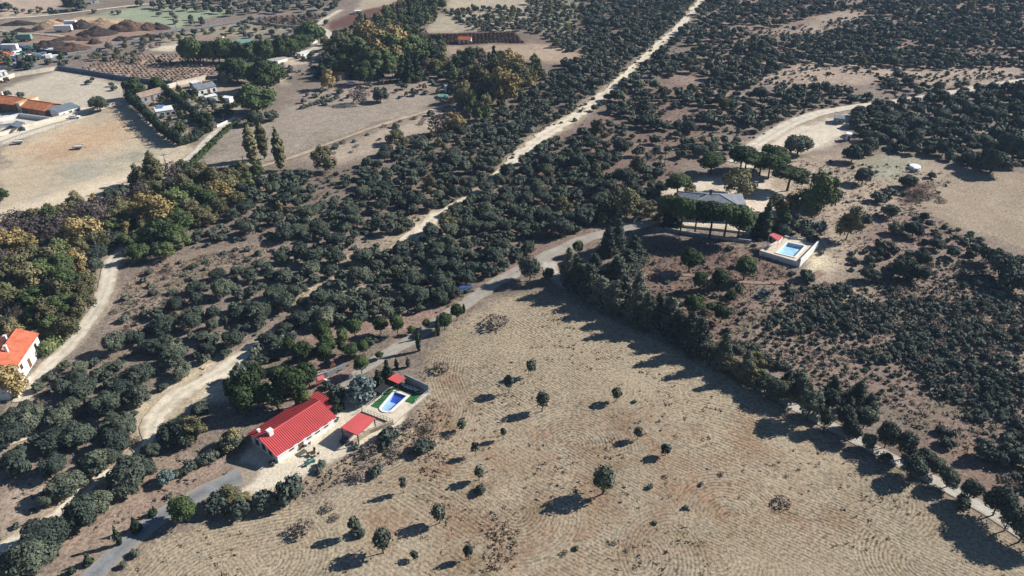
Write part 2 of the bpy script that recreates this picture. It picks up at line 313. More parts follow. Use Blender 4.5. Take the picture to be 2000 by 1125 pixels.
# ------------------------------------------------------------------ ground colours: plots of land by their own soil and grass colour
# (photo polygon, colour as it looks in the sun, edge softness m, ragged edge m, tuftiness)
BASE = (131, 115, 100)
PATCH = [
 ([(300,600),(560,470),(900,400),(1100,250),(1400,0),(1000,0),(700,100),(850,280),(380,440)], (122,104,90), 10, 8, 1),
 ([(1480,-40),(2100,-40),(2100,150),(1500,160),(1420,230),(1360,260),(1300,150)], (143,118,102), 9, 8, 1),
 ([(1000,330),(1300,140),(1420,250),(1250,400),(960,560),(640,690)], (126,102,88), 9, 8, 1),
 ([(0,-10),(130,-10),(112,28),(0,34)], (176,152,128), 4, 3, .4),
 ([(110,42),(260,14),(330,12),(460,18),(352,56),(292,48),(200,37)], (141,150,118), 4, 4, .3),
 ([(0,40),(120,36),(110,60),(0,62)], (150,138,120), 4, 4, .5),
 ([(30,58),(150,34),(300,44),(345,60),(210,90),(130,102),(60,84)], (148,120,100), 5, 5, .7),
 ([(80,45),(160,33),(240,36),(230,46),(120,52)], (196,160,120), 5, 5, .4),
 ([(330,64),(470,42),(660,30),(640,60),(520,62),(420,78),(300,90)], (150,136,110), 5, 4, .8),
 ([(270,98),(420,72),(440,84),(330,100)], (196,180,148), 3, 3, .3),
 ([(500,32),(622,26),(617,52),(508,56)], (124,92,78), 3, 2, .5),
 ([(640,44),(700,22),(785,2),(770,28),(700,50),(650,56)], (112,74,64), 3, 3, .4),
 ([(700,0),(790,-8),(780,4),(700,22)], (170,152,124), 3, 3, .4),
 ([(880,-10),(1055,-10),(1035,30),(1000,62),(826,62),(850,40)], (170,154,126), 5, 6, .6),
 ([(810,66),(1006,62),(1026,86),(868,88),(815,78)], (70,44,38), 1.0, .8, .5),
 ([(862,90),(1030,87),(1142,96),(1134,122),(1000,119),(866,106)], (166,141,114), 5, 5, .5),
 ([(0,172),(114,139),(296,172),(246,203),(120,214),(0,198)], (184,170,146), 3, 3, .35),
 ([(150,140),(248,106),(362,108),(446,136),(408,159),(330,166)], (171,140,115), 2, 1.5, .3),
 ([(0,290),(0,446),(62,427),(140,402),(232,375),(300,345),(334,330),(378,290),(330,268),(292,228),(242,206),(120,240)], (188,166,133), 3, 3, .35),
 ([(0,405),(0,446),(62,427),(140,402),(232,375),(296,345),(300,318),(200,350),(100,372)], (214,193,158), 5, 4, .15),
 ([(20,290),(150,255),(240,240),(250,262),(170,300),(60,320)], (186,152,112), 9, 8, .4),
 ([(120,330),(300,285),(330,300),(200,345),(60,390)], (168,158,134), 6, 6, .5),
 ([(380,336),(440,252),(520,236),(560,207),(660,187),(760,172),(862,192),(820,216),(700,256),(590,296),(480,328)], (152,136,118), 3, 3, .55),
 ([(590,306),(700,272),(862,212),(884,242),(770,290),(640,322)], (163,144,122), 3, 3, .5),
 ([(560,190),(650,170),(760,158),(700,150),(860,140),(880,175),(700,182),(600,205)], (150,130,112), 4, 4, .8),
 ([(285,185),(360,160),(470,165),(470,235),(420,262),(360,270)], (158,140,116), 3, 3, .9),
 ([(505,120),(600,100),(650,85),(640,110),(560,135),(560,165),(500,160)], (188,166,140), 4, 5, .6),
 ([(0,222),(110,212),(235,203),(130,240),(0,285)], (224,210,186), 1.5, 1, .1),
 ([(225,700),(238,565),(300,516),(420,482),(520,476),(565,492),(500,522),(400,562),(330,602),(290,642),(190,700),(120,740)], (142,119,100), 4, 4, .8),
 ([(640,505),(740,468),(740,440),(800,420),(884,400),(884,424),(830,464),(760,494),(700,514)], (170,146,118), 5, 5, .7),
 ([(800,440),(880,405),(890,425),(850,455),(800,475)], (212,190,152), 4, 4, .3),
 ([(600,560),(700,535),(720,550),(640,590),(570,610)], (190,168,134), 5, 4, .5),
 ([(560,695),(600,655),(760,608),(872,598),(866,622),(780,645),(700,668)], (146,118,100), 3, 3, .6),
 ([(250,790),(330,740),(470,690),(480,720),(420,770),(340,800),(310,860),(275,850)], (206,184,146), 4, 4, .3),
 ([(0,940),(60,930),(240,882),(440,880),(470,925),(330,1000),(170,1125),(0,1125)], (152,127,106), 4, 4, .6),
 ([(0,962),(60,930),(240,882),(290,880),(130,945),(40,1010),(0,1030)], (172,148,124), 4, 4, .5),
 ([(600,715),(690,705),(720,760),(660,785),(600,775)], (150,120,102), 2.5, 2, .6),
 ([(470,965),(600,905),(720,850),(780,830),(850,790),(850,880),(740,915),(610,970),(480,995)], (158,135,108), 3, 3, 1),
 ([(1440,310),(1500,270),(1560,245),(1655,222),(1665,262),(1600,292),(1510,312),(1450,340)], (228,209,180), 3, 3, .15),
 ([(1290,365),(1390,345),(1500,338),(1545,378),(1505,425),(1480,462),(1390,452),(1296,446)], (205,186,160), 3, 3, .3),
 ([(1500,310),(1660,285),(1800,312),(1880,330),(1800,400),(1705,470),(1660,560),(1570,562),(1604,490),(1565,410),(1500,360)], (162,141,118), 5, 5, .7),
 ([(1690,300),(1790,312),(1760,355),(1700,345)], (152,150,124), 5, 5, .5),
 ([(1700,430),(1800,420),(2000,500),(2000,545),(1860,500),(1700,540)], (140,116,102), 6, 6, .9),
 ([(1595,470),(1630,500),(1610,545),(1565,545),(1572,520)], (206,188,150), 3, 3, .4),
 ([(1240,470),(1480,478),(1565,545),(1500,622),(1400,690),(1310,625),(1220,555)], (120,95,82), 4, 4, .9),
 ([(1480,566),(1600,552),(1720,545),(2010,520),(2010,960),(1900,905),(1760,832),(1640,772),(1540,722),(1430,690)], (132,110,94), 5, 5, 1),
 ([(1750,870),(1850,840),(2010,880),(2010,1010),(1900,950)], (132,107,90), 4, 4, .9),
 ([(1600,560),(1690,560),(1720,600),(1660,600)], (165,143,118), 4, 5, .6),
 ([(1930,600),(2010,590),(2010,720),(1950,700)], (155,131,110), 6, 6, .7),
 ([(1770,350),(1830,362),(1840,400),(1770,395)], (100,72,62), 2.5, 3, .8),
 ([(1480,150),(1560,124),(1790,138),(1990,128),(2010,160),(1850,176),(1770,150),(1600,172),(1500,168)], (164,142,121), 4, 4, .7),
 ([(1495,68),(1640,22),(1705,32),(1600,72)], (156,136,116), 5, 5, .8),
 ([(1060,0),(1130,0),(1120,60),(1060,62)], (140,136,108), 6, 6, .8),
 ([(415,952),(455,912),(480,878),(520,838),(590,783),(625,770),(668,766),(720,793),(795,798),(782,842),(730,872),(670,895),(610,924),(568,946),(470,966)], (240,223,190), .9, .6, .04),
]
MOWN = [(235,1130),(300,1062),(380,1022),(460,1000),(600,975),(690,935),(745,905),(800,880),(838,800),(818,745),(832,690),(872,652),(922,612),(965,588),(1050,570),(1110,582),(1170,614),(1290,668),(1400,727),(1500,787),(1620,853),(1740,918),(1850,976),(1980,1050),(2080,1125),(2150,1200),(1900,1330),(100,1330)]
MOWN2 = [(1790,402),(1850,346),(1930,334),(2080,336),(2100,500),(1965,474),(1872,442)]

def capped(a): return a*min(1.0, 0.60/float(np.max(a)))
def build_ground():
    ys = [-400, -150, -40]; y = 20.0
    while y < 900: ys.append(y); y += max(0.42, 0.0046*y)
    ys += [930, 1000, 1150, 1400, 1800, 2500, 3500, 5000, 8000]
    ys = np.array(ys); us = np.concatenate([[-12, -5, -2.2, -1.5], np.linspace(-1.15, 1.15, 700), [1.5, 2.2, 5, 12]])
    half = np.maximum(ys, 20)*0.70+35
    X = us[None, :]*half[:, None]; Y = np.repeat(ys[:, None], len(us), 1)
    x = X.ravel(); y = Y.ravel(); z = hz(x, y)
    pit = [tuple(P(a, b, .35)[:2]) for a, b in ((745,794),(748,802),(755,805),(765,802),(795,774),(771,765))]     # dug out for the swimming pool
    z = z-1.5*(inpoly(x, y, pit) | (segdist(x, y, pit, True) < .12))
    LIT = 1.48; col = np.repeat(alb(BASE)[None, :]*LIT, len(x), 0); tuft = np.full(len(x), 0.9)
    wob1 = (fnoise(x, y, 11, 21, 3)-0.5)*2; wob2 = (fnoise(x, y, 4, 31, 2)-0.5)*2; wob = wob1*1.1+wob2*0.5
    def mask(pp, soft, rag):
        wp = wpoly(pp); a = np.array(wp); mg = soft+rag*2+2
        sel = np.where((x > a[:, 0].min()-mg) & (x < a[:, 0].max()+mg) & (y > a[:, 1].min()-mg) & (y < a[:, 1].max()+mg))[0]
        xs, yy = x[sel], y[sel]; d = segdist(xs, yy, wp, True); d = np.where(inpoly(xs, yy, wp), d, -d)
        return sel, smooth((d+wob[sel]*rag)/soft*0.5+0.5), d
    for (pp, c, soft, rag, tf) in PATCH:
        s, m, d = mask(pp, soft, rag); col[s] = col[s]*(1-m[:, None])+capped(alb(c)*LIT)*m[:, None]; tuft[s] = tuft[s]*(1-m)+tf*m
    phase = np.zeros(len(x)); sw = np.zeros(len(x)); rust = np.zeros(len(x))
    for (pp, c, ctr, amt) in ((MOWN, (189,169,135), [(1190,760,0),(1330,1085,0),(1395,1085,9),(1565,880,0),(945,640,0),(1240,1090,14),(1425,1010,0),(900,860,0),(1690,960,0),(720,1010,6),(1010,1000,0),(1120,870,4),(1800,1105,0),(520,1090,3)], 1.0),
                              (MOWN2, (190,168,138), [(1920,400,0)], .55)):
        s, m, d = mask(pp, 2.2, 2.0); col[s] = col[s]*(1-m[:, None])+alb(c)*m[:, None]; tuft[s] = tuft[s]*(1-m)+.35*m
        xs, yy = x[s], y[s]; k1 = (fnoise(xs, yy, 60, 71, 2)-.5)*2; k2 = (fnoise(xs, yy, 23, 73, 2)-.5)*2
        ph = 0.64*xs+0.77*yy+10*k1+1.6*k2
        edge = np.where((d < 9+5*k2) & (d > -3), 1, 0); ph = np.where(edge > 0, d, ph)
        for n_, (cx, cy, o) in enumerate(ctr):
            q = P(cx, cy); r_ = np.hypot(xs-q[0], yy-q[1]); a_ = np.arctan2(yy-q[1], xs-q[0]); a0 = (n_*2.39) % 6.28; da = np.abs((a_-a0+math.pi) % (2*math.pi)-math.pi)
            ph = np.where((r_ < 10.5+2.5*k2+(n_ % 3)*1.5) & (da < 1.35), r_, ph)
        phase[s] = np.where(m > 0.02, ph+0.12*wob2[s], phase[s]); sw[s] = np.maximum(sw[s], m*amt)
        zr = np.full(len(s), .30)
        for (zx, zy, rx, ry) in ((900,960,16,26),(1180,880,20,16),(1330,960,22,12),(860,800,7,22),(1000,1090,14,14),(1120,1000,14,12),(1420,860,16,8),(780,1010,9,12),(1560,1000,10,7)):
            q = P(zx, zy); e = np.hypot((xs-q[0])/rx, (yy-q[1])/ry); zr = np.maximum(zr, 1-smooth((e-.45+.35*k1+.25*k2)/.8)*.7)
        rust[s] = np.maximum(rust[s], m*zr)
    # soft dusty shoulders beside the tracks
    for k, w in RW.items():
        m_ = ROADS[k][0]
        c = alb({"sand": (205,182,144), "pale_lane": (196,176,146), "asphalt": (158,134,112), "lane": (160,137,114), "cream_lane": (220,204,176)}.get(m_, (165,142,118)))
        a = w; mg = 9
        sel = np.where((x > a[:, 0].min()-mg) & (x < a[:, 0].max()+mg) & (y > a[:, 1].min()-mg) & (y < a[:, 1].max()+mg))[0]
        d = np.full(len(sel), 1e9); hw = np.zeros(len(sel))
        for i in range(0, len(a)-1, 3):
            j = min(i+3, len(a)-1); dd = segdist(x[sel], y[sel], [a[i], a[j]]); hw = np.where(dd < d, a[i, 2]/2, hw); d = np.minimum(d, dd)
        mm = (1-smooth((d-hw-0.2+wob[sel]*1.2)/(2.2 if m_ == "sand" else 1.4)))*0.75
        col[sel] = col[sel]*(1-mm[:, None])+c*mm[:, None]; tuft[sel] *= 1-0.6*mm; sw[sel] *= 1-mm
    nr, nc = X.shape; idx = np.arange(nr*nc).reshape(nr, nc)
    q = np.stack([idx[:-1, :-1], idx[:-1, 1:], idx[1:, 1:], idx[1:, :-1]], -1).reshape(-1, 4)
    me = mesh_np("ground", np.stack([x, y, z], 1), q, mats=[ground_mat()], sm=True)
    at = me.attributes.new("soil", 'FLOAT_COLOR', 'POINT'); at.data.foreach_set("color", np.concatenate([col, np.ones((len(x), 1))], 1).astype(np.float32).ravel())
    for nm, arr in (("phase", phase), ("swath", sw), ("tuft", tuft), ("rust", rust)):
        at = me.attributes.new(nm, 'FLOAT', 'POINT'); at.data.foreach_set("value", arr.astype(np.float32))
    o = bpy.data.objects.new("ground", me); COL.objects.link(o); o["kind"] = "structure"; o["label"] = "dry brown grassland, mown straw field and bare plots of soil"
def ground_mat():
    m = bpy.data.materials.new("ground_soil"); m.use_nodes = True; nt = m.node_tree; N = nt.nodes.new; L = nt.links.new
    b = nt.nodes["Principled BSDF"]; b.inputs["Roughness"].default_value = 0.95; b.inputs["Specular IOR Level"].default_value = 0.05
    def A(n):
        a = N("ShaderNodeAttribute"); a.attribute_name = n; return a
    def M(op, a, b_=None, c=None):
        n = N("ShaderNodeMath"); n.operation = op
        for i, v in enumerate((a, b_, c)):
            if v is None: continue
            if isinstance(v, (int, float)): n.inputs[i].default_value = v
            else: L(v, n.inputs[i])
        return n.outputs[0]
    def NZ(scale, det=4, rough=.55):
        n = N("ShaderNodeTexNoise"); n.inputs["Scale"].default_value = scale; n.inputs["Detail"].default_value = det; n.inputs["Roughness"].default_value = rough
        L(g.outputs["Position"], n.inputs["Vector"]); return n.outputs[0]
    def MR(v, a, b_, c, d):
        n = N("ShaderNodeMapRange"); L(v, n.inputs[0])
        for i, q in enumerate((a, b_, c, d)): n.inputs[i+1].default_value = q
        return n.outputs[0]
    def MIX(f, a, b_, mode='MIX'):
        n = N("ShaderNodeMix"); n.data_type = 'RGBA'; n.blend_type = mode
        (L(f, n.inputs[0]) if not isinstance(f, (int, float)) else setattr(n.inputs[0], 'default_value', f))
        for i, v in ((6, a), (7, b_)):
            if isinstance(v, tuple): n.inputs[i].default_value = (*v, 1)
            else: L(v, n.inputs[i])
        return n.outputs[2]
    g = N("ShaderNodeNewGeometry"); soil = A("soil").outputs["Color"]; tuft = A("tuft").outputs["Fac"]; sw = A("swath").outputs["Fac"]; ph = A("phase").outputs["Fac"]; ru = A("rust").outputs["Fac"]
    n_big = NZ(0.035, 5, .6); n_mid = NZ(0.32, 5, .65); n_fine = NZ(1.7, 4, .7); n_tuft = NZ(0.85, 5, .75)
    v = M('MULTIPLY', MR(n_big, .3, .7, .84, 1.16), MR(n_mid, .28, .72, .78, 1.20))
    v = M('MULTIPLY', v, MR(n_fine, .3, .7, .42, 1.55))
    v = M('ADD', 1.0, M('MULTIPLY', M('SUBTRACT', v, 1.0), M('MINIMUM', M('ADD', tuft, .35), 1.0)))
    # rust and olive weeds in patches, chiefly between the swaths
    n_p = NZ(0.16, 6, .68)
    patch = MR(n_p, .40, .60, 0, 1)
    olive = M('MULTIPLY', M('MULTIPLY', MR(NZ(0.09, 5, .6), .55, .66, 0, 1), MR(n_mid, .38, .6, 0, 1)), ru)
    c = MIX(M('MULTIPLY', M('MULTIPLY', patch, ru), .80), soil, (0.235, 0.15, 0.095))
    c = MIX(M('MULTIPLY', MR(NZ(0.05, 4, .6), .54, .68, 0, .45), tuft), c, (0.115, 0.115, 0.062))
    c = MIX(M('MULTIPLY', olive, .6), c, (0.15, 0.13, 0.065))
    # dark dry tufts
    tf = M('MULTIPLY', MR(n_tuft, .56, .70, 0, 1), tuft)
    c = MIX(M('MULTIPLY', tf, .50), c, (0.075, 0.064, 0.050))
    lf = M('MULTIPLY', MR(NZ(0.6, 4, .7), .56, .72, 0, .5), tuft)
    c = MIX(lf, c, (0.36, 0.29, 0.20))
    s = M('SINE', M('ADD', M('MULTIPLY', ph, 2*math.pi/0.66), M('MULTIPLY', n_mid, 2.4)))
    s = M('ADD', s, MR(n_fine, .25, .75, -1.7, 1.7))
    lo = MR(NZ(0.055, 3, .5), .35, .65, .90, .50)
    mv = N('ShaderNodeMapRange'); L(s, mv.inputs[0]); mv.inputs[1].default_value = -1.5; mv.inputs[2].default_value = .8; L(lo, mv.inputs[3]); mv.inputs[4].default_value = 1.14
    sv = mv.outputs[0]
    v = M('MULTIPLY', v, M('ADD', M('MULTIPLY', sw, sv), M('SUBTRACT', 1.0, sw)))
    cm = N("ShaderNodeCombineColor"); L(v, cm.inputs[0]); L(v, cm.inputs[1]); L(v, cm.inputs[2])
    c = MIX(1.0, c, cm.outputs[0], 'MULTIPLY')
    L(c, b.inputs["Base Color"])
    bp = N("ShaderNodeBump"); bp.inputs["Strength"].default_value = 0.5; bp.inputs["Distance"].default_value = 0.22
    hgt = M('ADD', M('MULTIPLY', n_fine, .8), M('MULTIPLY', n_tuft, .45)); L(hgt, bp.inputs["Height"]); L(bp.outputs[0], b.inputs["Normal"])
    return m
build_ground()

def road_mat(name, c, edge, v=.18, stripe=0.0, stripe_col=(0.2, 0.16, 0.11)):
    m = bpy.data.materials.new(name); m.use_nodes = True; nt = m.node_tree; N = nt.nodes.new; L = nt.links.new
    b = nt.nodes["Principled BSDF"]; b.inputs["Roughness"].default_value = 0.92; b.inputs["Specular IOR Level"].default_value = 0.1
    g = N("ShaderNodeNewGeometry"); at = N("ShaderNodeAttribute"); at.attribute_name = "lat"
    n1 = N("ShaderNodeTexNoise"); n1.inputs["Scale"].default_value = 0.35; n1.inputs["Detail"].default_value = 6; n1.inputs["Roughness"].default_value = .65; L(g.outputs["Position"], n1.inputs["Vector"])
    n2 = N("ShaderNodeTexNoise"); n2.inputs["Scale"].default_value = 2.4; n2.inputs["Detail"].default_value = 3; L(g.outputs["Position"], n2.inputs["Vector"])
    def mr(x, a, b_, c_, d):
        n = N("ShaderNodeMapRange"); L(x, n.inputs[0])
        for i, q in enumerate((a, b_, c_, d)): n.inputs[i+1].default_value = q
        return n.outputs[0]
    def mth(op, a, b_):
        n = N("ShaderNodeMath"); n.operation = op
        for i, q in enumerate((a, b_)):
            if isinstance(q, (int, float)): n.inputs[i].default_value = q
            else: L(q, n.inputs[i])
        return n.outputs[0]
    def mix(f, a, b_):
        n = N("ShaderNodeMix"); n.data_type = 'RGBA'; L(f, n.inputs[0])
        for i, q in ((6, a), (7, b_)):
            if isinstance(q, tuple): n.inputs[i].default_value = (*q, 1)
            else: L(q, n.inputs[i])
        return n.outputs[2]
    cc = mix(mr(n1.outputs[0], .3, .7, 0, 1), tuple(x*(1+v) for x in c), tuple(x*(1-v) for x in c))
    cc = mix(mth('MULTIPLY', mr(n2.outputs[0], .5, .72, 0, .7), 1.0), cc, tuple(x*(1-1.6*v) for x in c))
    al = mth('ABSOLUTE', at.outputs["Fac"], 0)
    e = mth('ADD', al, mr(n1.outputs[0], .25, .75, -.45, .45))
    cc = mix(mr(e, .55, 1.05, 0, 1), cc, edge)
    if stripe > 0:
        st = mth('MULTIPLY', mr(al, .06, .36, stripe, 0), mr(n1.outputs[0], .35, .6, 0, 1)); cc = mix(st, cc, stripe_col)
    L(cc, b.inputs["Base Color"])
    bp = N("ShaderNodeBump"); bp.inputs["Strength"].default_value = .3; bp.inputs["Distance"].default_value = .12; L(n2.outputs[0], bp.inputs["Height"]); L(bp.outputs[0], b.inputs["Normal"])
    return m
RM = {"asphalt": road_mat("asphalt", (0.235, 0.235, 0.235), (0.30, 0.26, 0.21), .22, .5, (0.14, 0.14, 0.14)),
      "lane": road_mat("grey_gravel", (0.34, 0.31, 0.265), (0.30, 0.24, 0.18), .16, .35),
      "pale_lane": road_mat("pale_gravel", (0.58, 0.52, 0.42), (0.42, 0.34, 0.25), .16, .55, (0.36, 0.30, 0.21)),
      "concrete": road_mat("old_concrete", (0.46, 0.425, 0.365), (0.34, 0.28, 0.21), .2, .3, (0.33, 0.28, 0.21)),
      "cream_lane": road_mat("cream_concrete", (0.66, 0.59, 0.47), (0.58, 0.5, 0.4), .1),
      "grey_lane": road_mat("worn_asphalt", (0.19, 0.195, 0.205), (0.26, 0.22, 0.18), .12),
      "sand": road_mat("pale_sand", (0.66, 0.58, 0.445), (0.40, 0.33, 0.245), .18, .55, (0.38, 0.31, 0.22)),
      "dusty": road_mat("dusty_soil", (0.42, 0.34, 0.25), (0.30, 0.23, 0.165), .16, .4),
      "red_path": road_mat("red_soil", (0.30, 0.20, 0.15), (0.20, 0.135, 0.105), .18)}
ROADLAB = {"asphalt_road": "grey asphalt road climbing from the bottom edge to the red-roofed house", "gravel_lane": "pale gravel lane running up from the red-roofed house to the villa",
 "concrete_lane": "narrow concrete lane along the row of roadside trees", "sandy_firebreak": "wide bright sandy firebreak through the oak wood", "sandy_track": "sandy track winding down through the oaks",
 "sandy_clearing": "bright sandy clearing at the end of the firebreak", "woodland_path": "faint broken path through the oaks", "sandy_path": "sandy path in the lower left corner", "white_track": "white gravel track beside the orange-roofed house", "dirt_track": "pale dirt track along a hedge", "country_road": "grey country road past the soil heaps",
 "cream_track": "cream track across the far top left fields", "hilltop_track": "pale track over the hilltop to the right edge", "farm_track": "pale farm track by the blue house", "field_track": "faint dusty track between two fields",
 "garden_footpath": "reddish footpath across the slope below the villa", "ridge_path": "thin dusty path along the ridge", "farm_lane": "cream lane in front of the tile-roofed farm", "yard_dirt_road": "dirt road in the soil yard", "lower_sand_path": "short sandy path at the left edge"}
for i_, (k, w) in enumerate(RW.items()):
    m, pts, rag = ROADS[k]; n = len(w); t = np.gradient(w[:, :2], axis=0); t /= np.linalg.norm(t, axis=1)[:, None]+1e-9; nrm = np.stack([-t[:, 1], t[:, 0]], 1)
    lat = np.array([-1, -.75, -.4, 0, .4, .75, 1]); s = np.arange(n)*1.2
    eL = (fnoise(s, s*0+i_*9, 5, 5, 3)-.5)*2*rag; eR = (fnoise(s, s*0+i_*9+50, 5, 6, 3)-.5)*2*rag
    V = []
    for a in lat:
        off = a*w[:, 2]/2 + (eR*max(a, 0)**2 - eL*min(a, 0)**2*-1)
        xy = w[:, :2]+nrm*off[:, None]; d = np.hypot(xy[:, 0], xy[:, 1])
        V.append(np.stack([xy[:, 0], xy[:, 1], hz(xy[:, 0], xy[:, 1])+0.03+0.0004*d+0.004*i_], 1))
    V = np.stack(V, 1).reshape(-1, 3); k7 = len(lat); idx = np.arange(n*k7).reshape(n, k7)
    q = np.stack([idx[:-1, 1:], idx[:-1, :-1], idx[1:, :-1], idx[1:, 1:]], -1).reshape(-1, 4)
    me = mesh_np(k, V, q, mats=[RM[m]], sm=True); at = me.attributes.new("lat", 'FLOAT', 'POINT'); at.data.foreach_set("value", np.tile(lat, n).astype(np.float32))
    o = bpy.data.objects.new(k, me); COL.objects.link(o); o["kind"] = "structure"; o["label"] = ROADLAB[k]
# ------------------------------------------------------------------ buildings and other built things
def root_at(name, label, cat, p0, p1, group=None, z=None):
    """Empty at the front left corner of a building, local x along its front, y to its back"""
    p0 = np.asarray(p0, float); p1 = np.asarray(p1, float); a = math.atan2(p1[1]-p0[1], p1[0]-p0[0])
    if z is None: z = float(hz((p0[0]+p1[0])/2, (p0[1]+p1[1])/2))
    return thing(name, label, cat, (p0[0], p0[1], z), a, group), float(np.hypot(p1[0]-p0[0], p1[1]-p0[1]))
def gable_walls(L, Wd, eave, ridge, base=-1.2):
    m = MB(); e, r = eave, ridge
    m.quad((0,0,base),(L,0,base),(L,0,e),(0,0,e)); m.quad((L,Wd,base),(0,Wd,base),(0,Wd,e),(L,Wd,e))
    m.quad((0,Wd,base),(0,0,base),(0,0,e),(0,Wd/2,r),(0,Wd,e)); m.quad((L,0,base),(L,Wd,base),(L,Wd,e),(L,Wd/2,r),(L,0,e))
    m.quad((0,0,base),(0,Wd,base),(L,Wd,base),(L,0,base)); return m
def roof_slope(x0, x1, ye, ze, yr, zr, th=0.12, rib=0.0, ribw=.10, ribh=.09):
    """one slope from eave line (ye, ze) to ridge line (yr, zr)"""
    m = MB(); pts = [(x0, ye, ze), (x1, ye, ze), (x1, yr, zr), (x0, yr, zr)]
    if ye > yr: pts = pts[::-1]
    m.slab(pts, th)
    if rib > 0:
        n = int((x1-x0)/rib)
        for i in range(n+1):
            x = x0+.05+(x1-x0-.1)*i/n; a = min(max(x-ribw/2, x0), x1-ribw)
            q = [(a, ye, ze+ribh), (a+ribw, ye, ze+ribh), (a+ribw, yr, zr+ribh), (a, yr, zr+ribh)]
            if ye > yr: q = q[::-1]
            m.slab(q, ribh+.02)
    return m
def window(root, x, z, w, h, side='f', L=0, Wd=0, shutter="wood", door=False):
    """frame mesh with a glass pane as its child on one of the four walls"""
    def put(m, a0, a1, z0, z1, d0, d1):
        if side == 'f': m.box(a0, a1, -d1, -d0, z0, z1)
        elif side == 'b': m.box(a0, a1, Wd+d0, Wd+d1, z0, z1)
        elif side == 'l': m.box(-d1, -d0, a0, a1, z0, z1)
        else: m.box(L+d0, L+d1, a0, a1, z0, z1)
    f = MB(); t = .09
    put(f, x-w/2-t, x-w/2, z, z+h, -.05, .07); put(f, x+w/2, x+w/2+t, z, z+h, -.05, .07)
    put(f, x-w/2-t, x+w/2+t, z+h, z+h+t, -.05, .075); put(f, x-w/2-t-.04, x+w/2+t+.04, z-t, z, -.05, .12)
    o = f.build("door" if door else "window", shutter, root); p = MB(); put(p, x-w/2, x+w/2, z, z+h, -.02, .03)
    if not door: put(p, x-.03, x+.03, z, z+h, .03, .045)
    p.build("panel" if door else "pane", "wood" if door else "dark_glass", o); return o
def chimney(root, x, y, z0, z1, s=.5, m="white_wall"):
    c = MB(); c.box(x-s/2, x+s/2, y-s/2, y+s/2, z0, z1); o = c.build("chimney", m, root)
    k = MB(); k.box(x-s/2-.1, x+s/2+.1, y-s/2-.1, y+s/2+.1, z1+.18, z1+.28)
    for (a, b) in ((-1,-1),(1,-1),(1,1),(-1,1)): k.box(x+a*s*.4-.05, x+a*s*.4+.05, y+b*s*.4-.05, y+b*s*.4+.05, z1, z1+.18)
    k.build("cap", m, o); return o
def gable_house(name, label, p0, p1, Wd, eave, ridge, wall, roof, over=.35, rib=0.0, wins=(), chims=(), cat="house", z=None, group=None, shutter="wood"):
    r, L = root_at(name, label, cat, p0, p1, group, z)
    gable_walls(L, Wd, eave, ridge).build("wall", wall, r)
    k = (ridge-eave)/(Wd/2); zo = .14
    rf = roof_slope(-over, L+over, -over, eave-k*over+zo, Wd/2, ridge+zo, .12, rib).build("roof", roof, r)
    roof_slope(-over, L+over, Wd+over, eave-k*over+zo, Wd/2, ridge+zo, .12, rib).build("roof", roof, r)
    rc = MB(); rc.tube([(-over, Wd/2, ridge+zo+.03), (L+over, Wd/2, ridge+zo+.03)], [.13, .13], 6); rc.build("ridge_cap", roof, rf)
    for w in wins:
        sd, x, zz, ww, hh = w[:5]; window(r, x if x > 0 else L+x, zz, ww, hh, sd, L, Wd, shutter, door=len(w) > 5)
    for c in chims: chimney(r, *c)
    return r, L
def flat_house(name, label, p0, p1, Wd, h, wall, roof, wins=(), cat="house", slope=0.0, z=None, group=None, over=.2, shutter="white_paint"):
    r, L = root_at(name, label, cat, p0, p1, group, z); m = MB(); h2 = h+slope
    v = [(0,0,-1),(L,0,-1),(L,Wd,-1),(0,Wd,-1),(0,0,h),(L,0,h),(L,Wd,h2),(0,Wd,h2)]; n = len(m.v); m.v += v
    for f in ((3,2,1,0),(4,5,6,7),(0,1,5,4),(1,2,6,5),(2,3,7,6),(3,0,4,7)): m.f.append(f)
    m.build("wall", wall, r); s = slope/Wd
    roof_slope(-over, L+over, -over, h-s*over+.16, Wd+over, h2+s*over+.16, .14).build("roof", roof, r)
    for w in wins:
        sd, x, zz, ww, hh = w[:5]; window(r, x if x > 0 else L+x, zz, ww, hh, sd, L, Wd, shutter, door=len(w) > 5)
    return r, L
